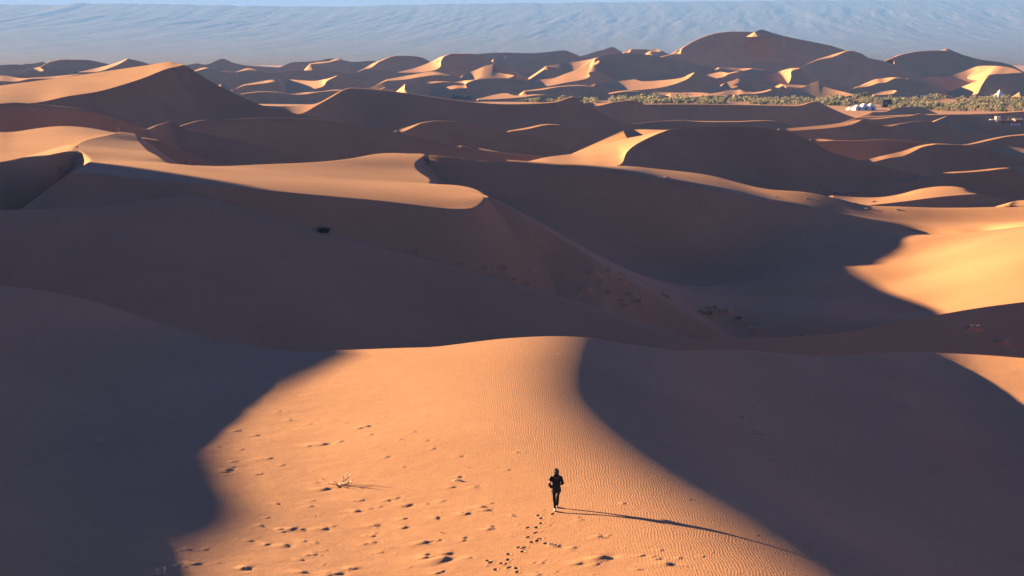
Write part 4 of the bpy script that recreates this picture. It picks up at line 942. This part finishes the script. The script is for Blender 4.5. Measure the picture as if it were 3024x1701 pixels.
for i, (x, y) in enumerate([(1930, 165), (2190, 272), (1975, 1072), (1460, 1340), (1850, 1395), (2290, 1415), (2390, 1000), (2440, 720), (2040, 425), (1790, 358)]):
    branch(T1(x, y), .17, 230+i, 'bit of dry twig half sunk in the lit sand near the left shadow', n=3, flat=.4, rad=.012)['group'] = 'bits of dry twig by the left shadow'
def tuft_mesh(name, seed, n, h, r0, lean=.5, mat=None, w=.012):
    r = np.random.default_rng(seed); mb = MB()
    for i in range(n):
        a = r.uniform(0, 2*math.pi); q = r0*math.sqrt(r.random()); b = np.array([q*math.cos(a), q*math.sin(a), -.03])
        a2 = a + r.normal(0, .6); l = h*r.uniform(.5, 1.1); t = lean*r.uniform(.4, 1.3)
        d = np.array([math.cos(a2)*t, math.sin(a2)*t, 1.0]); d /= np.linalg.norm(d); s_ = np.array([-math.sin(a2), math.cos(a2), 0])*w*r.uniform(.7, 1.3)
        m_ = b+d*l*.55; e = b+d*l + np.array([math.cos(a2)*t*.3*l, math.sin(a2)*t*.3*l, -.15*l*t])
        mb.add([b-s_, b+s_, m_+s_*.8, m_-s_*.8, e], [(0, 1, 2, 3), (3, 2, 4)])
    return mb.build(name, mat or STRAW)
o = tuft_mesh('grass_tuft', 3, 46, .50, .10, .7, w=.009); o.location = tuple(T1(745, 450)); tag(o, 'wispy pale grass tuft alone in the shaded sand at the left', 'grass tuft')
TUF = [(E_, i) for i, E_ in enumerate([(530, 178), (425, 245), (525, 340), (570, 375), (660, 560), (845, 625), (1225, 600), (1140, 440), (800, 15)])]
TL = ['upper pale grass patch in the shade right of the rippled ridge', 'second pale grass patch down in the shade right of the rippled ridge', 'widest pale grass patch in the shade right of the rippled ridge', 'lower end of the widest grass patch in the right hand shade',
      'thin grass streak below the cluster of grass patches in the right shade', 'pale grass streak farthest down the shaded right slope', 'faint grass wisp in the middle of the shaded right slope', 'faint small wisp above the middle of the shaded right slope', 'small tuft near the crest on the shaded right slope']
for (q, i) in TUF:
    p = T3(*q); o = tuft_mesh('grass_tuft', 40+i, 60 if i < 4 else 34, .20, .30 if i < 4 else .2, 1.2, w=.010)
    o.location = tuple(p); o.scale = (1.5, .8, 1); o.rotation_euler = (0, 0, -.3); tag(o, TL[i], 'grass tuft', 'grass tufts on the shaded right slope')
# tufts and sand mounds in the middle distance
def mound(p, rx, ry, h, seed):
    a = np.linspace(0, 2*math.pi, 30); r = np.linspace(0, 1, 9); A, R_ = np.meshgrid(a, r)
    n = fbm(2*np.cos(A)+9, 2*np.sin(A)+seed, 3, seed)
    z = h*np.exp(-(R_*1.9)**2)*(.7+.6*n) - .35*R_**2*h - .05
    MXp = p[0]+rx*R_*np.cos(A)*(.75+.5*n); MYp = p[1]+ry*R_*np.sin(A)
    base = np.array([drop(a_, b_) for a_, b_ in zip(MXp.ravel(), MYp.ravel())]).reshape(MXp.shape)
    base = np.where(np.abs(base-p[2]) > 1.6, p[2], base)
    V = np.stack([MXp, MYp, base + h*np.exp(-(R_*1.9)**2)*(.7+.6*n) - .03*R_**2 - .005], -1)
    structure(add_mesh('sand_mound', V.reshape(-1, 3), grid_faces(9, 30), SAND))
def TE(x, y): return ground(1008+x*.3913, 567+y*.3913)
def TF(x, y): return ground(2016+x*.3913, 567+y*.3913)
MID = [('E', 1240, 590, 1.0), ('E', 1090, 585, .7), ('E', 1310, 672, .6), ('E', 1410, 695, .7), ('E', 1910, 620, 1.0), ('E', 2030, 600, .6), ('E', 2120, 632, .8), ('E', 2130, 680, .8), ('E', 1955, 700, .7), ('E', 1845, 745, 1.1), ('E', 2020, 770, .8),
       ('E', 2200, 790, 1.0), ('E', 2130, 830, .9), ('E', 2250, 845, 1.1), ('E', 2150, 870, .8), ('E', 2455, 800, .9), ('E', 2430, 765, .5), ('E', 920, 545, .5), ('E', 580, 440, .5), ('E', 1440, 605, .5), ('E', 1680, 640, .4), ('E', 2315, 710, .4),
       ('F', 190, 950, 1.6), ('F', 250, 900, 1.6), ('F', 330, 925, 1.5), ('F', 420, 975, 1.2), ('F', 520, 1055, 1.1), ('F', 590, 1050, 1.0), ('F', 150, 920, 1.1), ('F', 640, 915, .6), ('F', 905, 1082, .6), ('F', 2200, 1035, .9), ('F', 2420, 1145, .9)]
for i, (tl, x, y, s_) in enumerate(MID):
    p = (TE if tl == 'E' else TF)(x, y)
    mound(p, 1.3*s_, .9*s_, .42*s_, i+3)
    o = tuft_mesh('grass_tuft', 100+i, int(44*s_)+14, .46*s_, .42*s_, .9, w=.024, mat=(DKGR if tl == 'F' and x in (420, 190) else STRAW)); p2 = p.copy(); p2[2] = drop(p[0], p[1])+.28*s_; o.location = tuple(p2)
    tag(o, 'small dry grass tuft on a sand mound in the shaded hollow beyond the near dune', 'grass tuft', 'grass tufts on the shaded middle slopes')
o = tuft_mesh('grass_tuft', 77, 200, .95, .40, .75, w=.03, mat=DKGR); o.location = tuple(ground(2445*.3913, 567+305*.3913)); o.scale = (1.3, 1, 1); tag(o, 'dark green grass tuft alone on the low ridge under the sunlit tongue of sand', 'grass tuft')
for i, (x, y, lb) in enumerate([(470, 1285, 'pale straw tuft in the dark hollow left of the sunlit tongue'), (895, 990, 'small pale tuft on the lit crest at the left, against the dark dune'), (1425, 1240, 'tiny pale tuft on the back crest left of centre')]):
    p = ground(x*.3913, y*.3913); o = tuft_mesh('grass_tuft', 80+i, 70, [1.0, 1.5, 1.1][i], [1.2, .4, .3][i], .6, w=.05); o.location = tuple(p); tag(o, lb, 'grass tuft')
def rock(p, s_, seed, label, mat, grp=None):
    bm = bmesh.new(); bmesh.ops.create_icosphere(bm, subdivisions=2, radius=s_)
    r = np.random.default_rng(seed)
    for v in bm.verts: v.co = Vector((v.co.x*1.5, v.co.y, v.co.z*.6))*float(1+r.normal(0, .13))
    me = bpy.data.meshes.new('pale_stone'); bm.to_mesh(me); bm.free(); me.materials.append(mat)
    o = bpy.data.objects.new('pale_stone', me); COL.objects.link(o); o.location = tuple(p); return tag(o, label, 'stone', grp)
PALE = simple('pale_stone', (.40, .30, .21), .85, .2, .2, 3)
for i, (tx, ty, s_) in enumerate([(580, 950, 1.1), (640, 958, .9), (770, 952, 1.2), (725, 960, .8), (440, 880, .8), (1460, 820, .9), (250, 1000, .0), (1250, 1140, .6), (930, 1128, .6), (1000, 1055, .6), (800, 1070, .5), (290, 1018, .5)]):
    if s_: rock(ground(2300+tx*.28106, 300+ty*.28106), s_*.55, i, 'pale stone lying on the flat sand behind the large shaded bowl', PALE, 'pale stones on the flats at the right')
for i, (tx, ty, s_) in enumerate([(870, 658, .8), (945, 663, 1.0), (985, 692, .9), (1212, 748, .8), (1520, 802, .8), (2000, 900, .9), (2045, 903, 1.1), (2100, 860, .5), (1970, 715, .8), (1790, 868, .6)]):
    rock(ground(1700+tx*.28106, 340+ty*.28106), s_*.42, 30+i, 'pale stone beside the lit sand behind the crest of the shaded bowl', PALE, 'pale stones behind the bowl crest')
# ------------------------------------------------------------------ scrub strip and camp on the plain
def bush_mesh(name, seed, n, rx, rz, mats, leaf=.5):
    r = np.random.default_rng(seed); V = []; Fs = []
    nc = 7; C_ = [(r.normal(0, .45)*rx, r.normal(0, .45)*rx, rz*r.uniform(.25, .75), r.uniform(.3, .6)) for _ in range(nc)]
    mi = []
    for i in range(n):
        c = C_[r.integers(nc)]; d = r.normal(0, 1, 3); d /= np.linalg.norm(d); q = np.array(c[:3]) + d*np.array([rx, rx, rz])*c[3]*r.random()**.33
        q[2] = max(q[2], .05)
        a = r.normal(0, 1, 3); a /= np.linalg.norm(a); b = np.cross(a, r.normal(0, 1, 3)); b /= np.linalg.norm(b); l = leaf*r.uniform(.5, 1.2)
        k = len(V); V += [q-a*l-b*l*.4, q+a*l-b*l*.4, q+a*l*.8+b*l*.4, q-a*l*.8+b*l*.4]; Fs.append((k, k+1, k+2, k+3)); mi.append(r.integers(len(mats)))
    for i in range(5):
        a = r.uniform(0, 6.3); k = len(V); t = np.array([math.cos(a)*rx*.5, math.sin(a)*rx*.5, rz*.6]); s_ = np.array([.06, 0, 0])
        V += [-s_, s_, t+s_*.5, t-s_*.5]; Fs.append((k, k+1, k+2, k+3)); mi.append(0)
    me = bpy.data.meshes.new(name); me.from_pydata([tuple(map(float, q)) for q in V], [], Fs)
    for m in mats: me.materials.append(m)
    me.polygons.foreach_set('material_index', np.array(mi, np.int32)); me.update()
    return me
PROTO = [bush_mesh('desert_shrub', 300+i, 150, 1.7, 2.5, [SAGE, SAGE, SAGE2, OLV] if i % 3 else [SAGE2, SAGE2, SAGE], .42) for i in range(7)]
TREES = [bush_mesh('tamarisk_tree', 340+i, 420, 2.6, 4.6, [OLV, OLV, SAGE], .55) for i in range(3)]
STRIP = np.array([(1330, 289, 292), (1420, 288, 297), (1560, 293, 302), (1700, 290, 305), (1900, 288, 306), (2016, 292, 307), (2250, 296, 309), (2400, 293, 311), (2520, 291, 316), (2620, 291, 322), (2800, 290, 329), (3100, 288, 331)], float)
pos = []
while len(pos) < 1900:
    u = RNG.uniform(1330, 3090); t0 = np.interp(u, STRIP[:, 0], STRIP[:, 1]); t1 = np.interp(u, STRIP[:, 0], STRIP[:, 2])
    v = RNG.uniform(t0, t1)
    if RNG.random() > (t1-t0)/40+.35: continue
    if vnoise(np.array([u/26.]), np.array([v/5.]), 77)[0] < .34: continue
    b = -(v-CY)/F_PX; T = -(b*cp-sp)/(cp+b*sp); Yp = CAM_Z/T
    if 2505 < u < 2600 and v > 308: continue
    pos.append((W(u, v, Yp), v))
pos.sort(key=lambda q: q[0][1])
rest = []
for i, (p, v) in enumerate(pos):
    k = int(RNG.integers(7)); s_ = float(np.clip(RNG.lognormal(.0, .38), .45, 2.1)); rz = RNG.uniform(0, 6.28)
    if i < 300:
        o = bpy.data.objects.new('desert_shrub', PROTO[k]); COL.objects.link(o); o.location = (p[0], p[1], 0); o.scale = (s_, s_, s_*RNG.uniform(.8, 1.2)); o.rotation_euler = (0, 0, rz)
        tag(o, 'low sage green shrub in the near edge of the scrub strip below the far dunes', 'shrub', 'shrubs along the near side of the scrub strip')
    else: rest.append((p, k, s_, rz))
bm = bmesh.new()
for p, k, s_, rz in rest:
    t = PROTO[k].copy(); t.transform(Matrix.Translation((p[0], p[1], 0)) @ Matrix.Rotation(rz, 4, 'Z') @ Matrix.Scale(s_, 4)); bm.from_mesh(t); bpy.data.meshes.remove(t)
me = bpy.data.meshes.new('scrub'); bm.to_mesh(me); bm.free()
for m in (SAGE, SAGE2, OLV): me.materials.append(m)
mi = RNG.choice(3, len(me.polygons), p=[.5, .33, .17]).astype(np.int32); me.polygons.foreach_set('material_index', mi)
o = bpy.data.objects.new('scrub', me); COL.objects.link(o); o['kind'] = 'stuff'; tag(o, 'belt of pale green desert scrub between the near and far dunes', 'scrub')
def plain_pt(u, v):
    b = -(v-CY)/F_PX; T = -(b*cp-sp)/(cp+b*sp); return W(u, v, CAM_Z/T)
# ground of the strip: greyer soil with sparse litter
for tx, u, v, s_, lb in [(0, 2063, 288, .95, 'round dark tree alone at the foot of the far dunes, left of the hut'), (1, 2550, 292, 1.5, 'broad grey green tree at the back of the scrub, above the white tents'), (2, 2676, 291, 1.15, 'tree at the back of the scrub, right of the broad tree'),
                         (0, 2866, 287, .9, 'small dark tree on the lit sand behind the scrub, the left one of two'), (1, 2898, 290, .75, 'small dark tree on the lit sand behind the scrub, the right one of two'), (2, 1555, 295, .9, 'dark tree in the left part of the scrub strip'), (0, 1648, 293, .9, 'dark tree in the scrub left of the sharp shaded peak'),
                         (1, 1490, 297, .7, 'dark shrubby tree near the left end of the scrub'), (2, 1378, 291, .9, 'leftmost tree of the scrub strip'), (0, 2235, 294, .8, 'dark tree just right of the mud hut'), (1, 2143, 294, .8, 'dark tree just left of the mud hut'), (2, 1905, 294, .9, 'dark tree in the scrub behind the pointed shaded dune')]:
    p = plain_pt(u, v); o = bpy.data.objects.new('tamarisk_tree', TREES[tx]); COL.objects.link(o); o.location = tuple(p); o.scale = (s_*1.2, s_*1.2, s_); o.rotation_euler = (0, 0, u); tag(o, lb, 'tree')
CANV = simple('white_canvas', (.80, .78, .72), .8, .2, .06, 2); CANS = simple('grey_canvas', (.32, .33, .35), .8, .2, .1, 2); BLK = simple('black_wool', (.02, .02, .022), .9, .1, .3, 2); MUD = simple('mud_wall', (.30, .17, .10), .9, .1, .2, 1.5); DARK = simple('dark_opening', (.02, .018, .016), .9); POLE = simple('pole_wood', (.34, .26, .17), .8)
WHT = simple('white_wall', (.66, .63, .58), .85, .2, .08, 2)
def marquee(p, w, d, he, hr, rz, label):
    t = empty('canvas_tent', p, rz); tag(t, label, 'tent', 'row of white tents by the scrub')
    a = MB(); a.box((0, 0, he/2), (w*.96, d*.96, he)); wl = a.build('tent_wall', CANV, t, False)
    b = MB(); x, y = w/2, d/2
    b.add([(-x, -y, he), (x, -y, he), (x, y, he), (-x, y, he), (0, -y*.35, hr), (0, y*.35, hr), (-x, -y, he-.25), (x, -y, he-.25), (x, y, he-.25), (-x, y, he-.25)],
          [(0, 1, 4), (1, 2, 5, 4), (2, 3, 5), (3, 0, 4, 5), (0, 6, 7, 1), (1, 7, 8, 2), (2, 8, 9, 3), (3, 9, 6, 0)]); b.build('tent_roof', CANV, t, False)
    c = MB(); c.box((0, -d*.482, he*.42), (w*.28, .06, he*.84)); c.build('tent_door', DARK, t, False)
    g = MB()
    for sx in (-1, 1): g.tube([(sx*x, -y, he), (sx*(x+1.2), -y-1.2, 0)], .03, 4)
    g.build('guy_rope', POLE, t)
for i, (u, v, w, h, lb) in enumerate([(2509, 325, 4.5, 2.6, 'smallest white tent at the left end of the tent row by the scrub'), (2530, 326, 7.0, 4.4, 'second white tent from the left in the tent row by the scrub'), (2550, 325.5, 7.6, 5.4, 'tall third white tent in the tent row by the scrub'), (2570, 325, 7.0, 5.2, 'white tent at the right end of the tent row by the scrub')]):
    marquee(plain_pt(u, v), w, w*.9, h*.5, h, .5, lb)
def black_tent(p, w, h, rz, label, mat=None):
    t = empty('low_tent', p, rz); tag(t, label, 'tent')
    b = MB(); n = 9; R = []
    for k in range(n):
        x = -w/2 + w*k/(n-1); hh = h*(.55+.45*math.sin(math.pi*k/(n-1)))*(1 if k % 2 == 0 else .85)
        R.append([(x, -w*.28, 0), (x, -w*.12, hh*.85), (x, 0, hh), (x, w*.12, hh*.85), (x, w*.28, 0)])
    b.rings(R); b.build('tent_cloth', mat or BLK, t, False)
    c = MB()
    for k in (-1, 0, 1): c.tube([(k*w*.35, 0, 0), (k*w*.35, 0, h*1.12)], .08, 5)
    c.build('tent_pole', POLE, t)
black_tent(plain_pt(2016+775*.3913, 292), 11, 4.2, .1, 'short black nomad tent at the foot of the far dunes, right of the mud hut')
black_tent(plain_pt(2016+925*.3913, 292), 9, 3.0, .2, 'long low black tent at the foot of the far dunes, left one of the pair')
black_tent(plain_pt(2016+990*.3913, 291), 13, 3.4, -.1, 'long low black tent at the foot of the far dunes, right one of the pair')
def hut(p, w, d, h, rz, label, mat, name='mud_hut'):
    t = empty(name, p, rz); tag(t, label, 'hut')
    a = MB(); a.box((0, 0, h/2), (w, d, h), taper=.96); wl = a.build('wall', mat, t, False)
    c = MB(); 
    for sx, sy, dx, dy in ((0, -1, w, .4), (0, 1, w, .4), (-1, 0, .4, d-.85), (1, 0, .4, d-.85)): c.box((sx*(w*.96/2-.2), sy*(d*.96/2-.2), h+.2), (dx*.95, dy, .4))
    c.build('parapet', mat, wl, False)
    e = MB(); e.box((w*.1, -d/2-.01, h*.36), (1.1, .12, h*.72)); e.build('door', DARK, t, False)
    g = MB(); g.box((-w*.28, -d/2-.005, h*.6), (.8, .1, .8)); g.build('window', DARK, t, False)
hut(plain_pt(2016+425*.3913, 294), 11, 7, 4.2, .1, 'square brown mud hut at the foot of the far dunes', MUD)
hut(plain_pt(2016+465*.3913, 291), 4, 4, 6.4, .1, 'small dark block standing behind the mud hut', BLK, 'dark_hut')
hut(plain_pt(2016+1535*.3913, 317), 8, 6, 6.0, .2, 'black boxy hut right of the white tents', BLK, 'dark_hut')
hut(plain_pt(2016+1515*.3913, 317), 4, 4, 3.6, .2, 'lower black hut close beside the boxy black hut', BLK, 'dark_hut')
for i, x in enumerate((1445, 1465, 1480, 1500)):
    p = plain_pt(2016+x*.3913, 317.5); o = MB(); o.tube([(0, 0, 0), (.05, 0, 2.0), (0, 0, 3.6)], [.35, .3, .25], 6); o.tube([(-.5, 0, 3.4), (.6, 0, 3.5)], .18, 5)
    q = o.build('wooden_post', POLE); q.location = tuple(p); tag(q, 'stout pale wooden post standing between the white tents and the black hut', 'post', 'posts by the black hut')
for i, (x, y) in enumerate([(1790, 745), (1815, 745), (1870, 738), (1890, 738), (1910, 738)]):
    p = plain_pt(2016+x*.3913, y*.3913); t = empty('arched_tent', p, .7); b = MB(); R = []
    for k in range(10): a = math.pi*k/9; R.append([(x_, 1.9*math.cos(a), 3.4*math.sin(a)) for x_ in (-3.2, -1, 1, 3.2)])
    V = [q for r_ in R for q in r_]; b.add(V, [(i_*4+j, i_*4+j+1, i_*4+j+5, i_*4+j+4) for i_ in range(9) for j in range(3)] + [tuple(i_*4 for i_ in range(10)), tuple(i_*4+3 for i_ in range(9, -1, -1))]); b.build('tent_cloth', CANS, t)
    c = MB(); c.box((-3.24, 0, .9), (.05, 1.1, 1.8)); c.build('tent_door', DARK, t, False)
    tag(t, ['grey arched tent at the back of the scrub, far left of the five', 'grey arched tent, second from the left of the five behind the scrub', 'grey arched tent, middle one of the five behind the scrub', 'grey arched tent, fourth from the left of the five behind the scrub', 'grey arched tent, far right of the five behind the scrub'][i], 'tent', 'grey arched tents behind the scrub')
p = plain_pt(2016+2390*.3913, 291); t = empty('pointed_tent', p, .4); b = MB()
b.add([(-7, -7, 1.6), (7, -7, 1.6), (7, 7, 1.6), (-7, 7, 1.6), (0, 0, 9.0), (-2.2, -2.2, 5.0), (2.2, -2.2, 5.0), (2.2, 2.2, 5.0), (-2.2, 2.2, 5.0)], [(0, 1, 6, 5), (1, 2, 7, 6), (2, 3, 8, 7), (3, 0, 5, 8), (5, 6, 4), (6, 7, 4), (7, 8, 4), (8, 5, 4)]); b.build('tent_roof', CANV, t, False)
c = MB(); c.box((0, 0, .8), (13, 13, 1.6)); c.build('tent_wall', CANS, t, False); tag(t, 'large white pointed tent behind the scrub near the right edge', 'tent')
# camp building at the right edge
p = ground(2985, 371); Yb = p[1]; cb = empty('camp_building', (p[0], p[1], p[2])); tag(cb, 'low pale camp building with pergola frames among the dunes at the right edge', 'building')
def face_box(mb, x0, x1, y0, y1, dy, dep):
    a = W(2658+x0*.2528, 236+y1*.2528, Yb+dy); b = W(2658+x1*.2528, 236+y0*.2528, Yb+dy)
    return mb.box(((a[0]+b[0])/2-p[0], Yb+dy+dep/2-p[1], (a[2]+b[2])/2-p[2]), (b[0]-a[0], dep, b[2]-a[2]))
def part(name, mat, boxes, par=cb):
    m = MB()
    for q in boxes: face_box(m, *q)
    return m.build(name, mat, par, False)
wl = part('wall', MUD, [(1140, 1300, 472, 560, 5, 7)])
part('window', DARK, [(1166, 1225, 491, 515, 4.85, .3)], wl)
part('white_wall', WHT, [(1286, 1412, 510, 545, 0, .5)])
part('terrace_roof', WHT, [(1062, 1190, 462, 478, 3.5, 4)])
part('roof_room', WHT, [(1122, 1180, 426, 462, 6, 3)])
part('side_room', MUD, [(1350, 1430, 466, 560, 4, 5)])
part('side_roof', WHT, [(1345, 1440, 458, 466, 3.6, 6)])
m = MB()
for x_ in (1192, 1228, 1264, 1300, 1338): face_box(m, x_-1.5, x_+1.5, 428, 474, 7, .25); face_box(m, x_-1.5, x_+1.5, 428, 474, 11, .25)
face_box(m, 1190, 1340, 426, 429, 7, .25); face_box(m, 1190, 1340, 444, 446.5, 7, .25); face_box(m, 1190, 1340, 426, 429, 11, .25); m.build('pergola_frame', POLE, cb, False)
# ------------------------------------------------------------------ haze: one box of thin air round everything
hm = bpy.data.materials.new('haze'); nt = nodes(hm)
o_ = new(nt, 'ShaderNodeOutputMaterial'); pv = new(nt, 'ShaderNodeVolumePrincipled')
pv.inputs['Color'].default_value = HAZE_COL; pv.inputs['Density'].default_value = HAZE_D; pv.inputs['Anisotropy'].default_value = 0.0
lk(nt, pv.outputs[0], o_.inputs['Volume'])
hz = add_mesh('haze', [(x, y, z) for x in (-15000, 15000) for y in (-700, 31000) for z in (-20, 720)],
              [(0, 1, 3, 2), (4, 6, 7, 5), (0, 4, 5, 1), (2, 3, 7, 6), (0, 2, 6, 4), (1, 5, 7, 3)], hm, smooth=False)
hz['kind'] = 'stuff'
hz.display_type = 'WIRE'
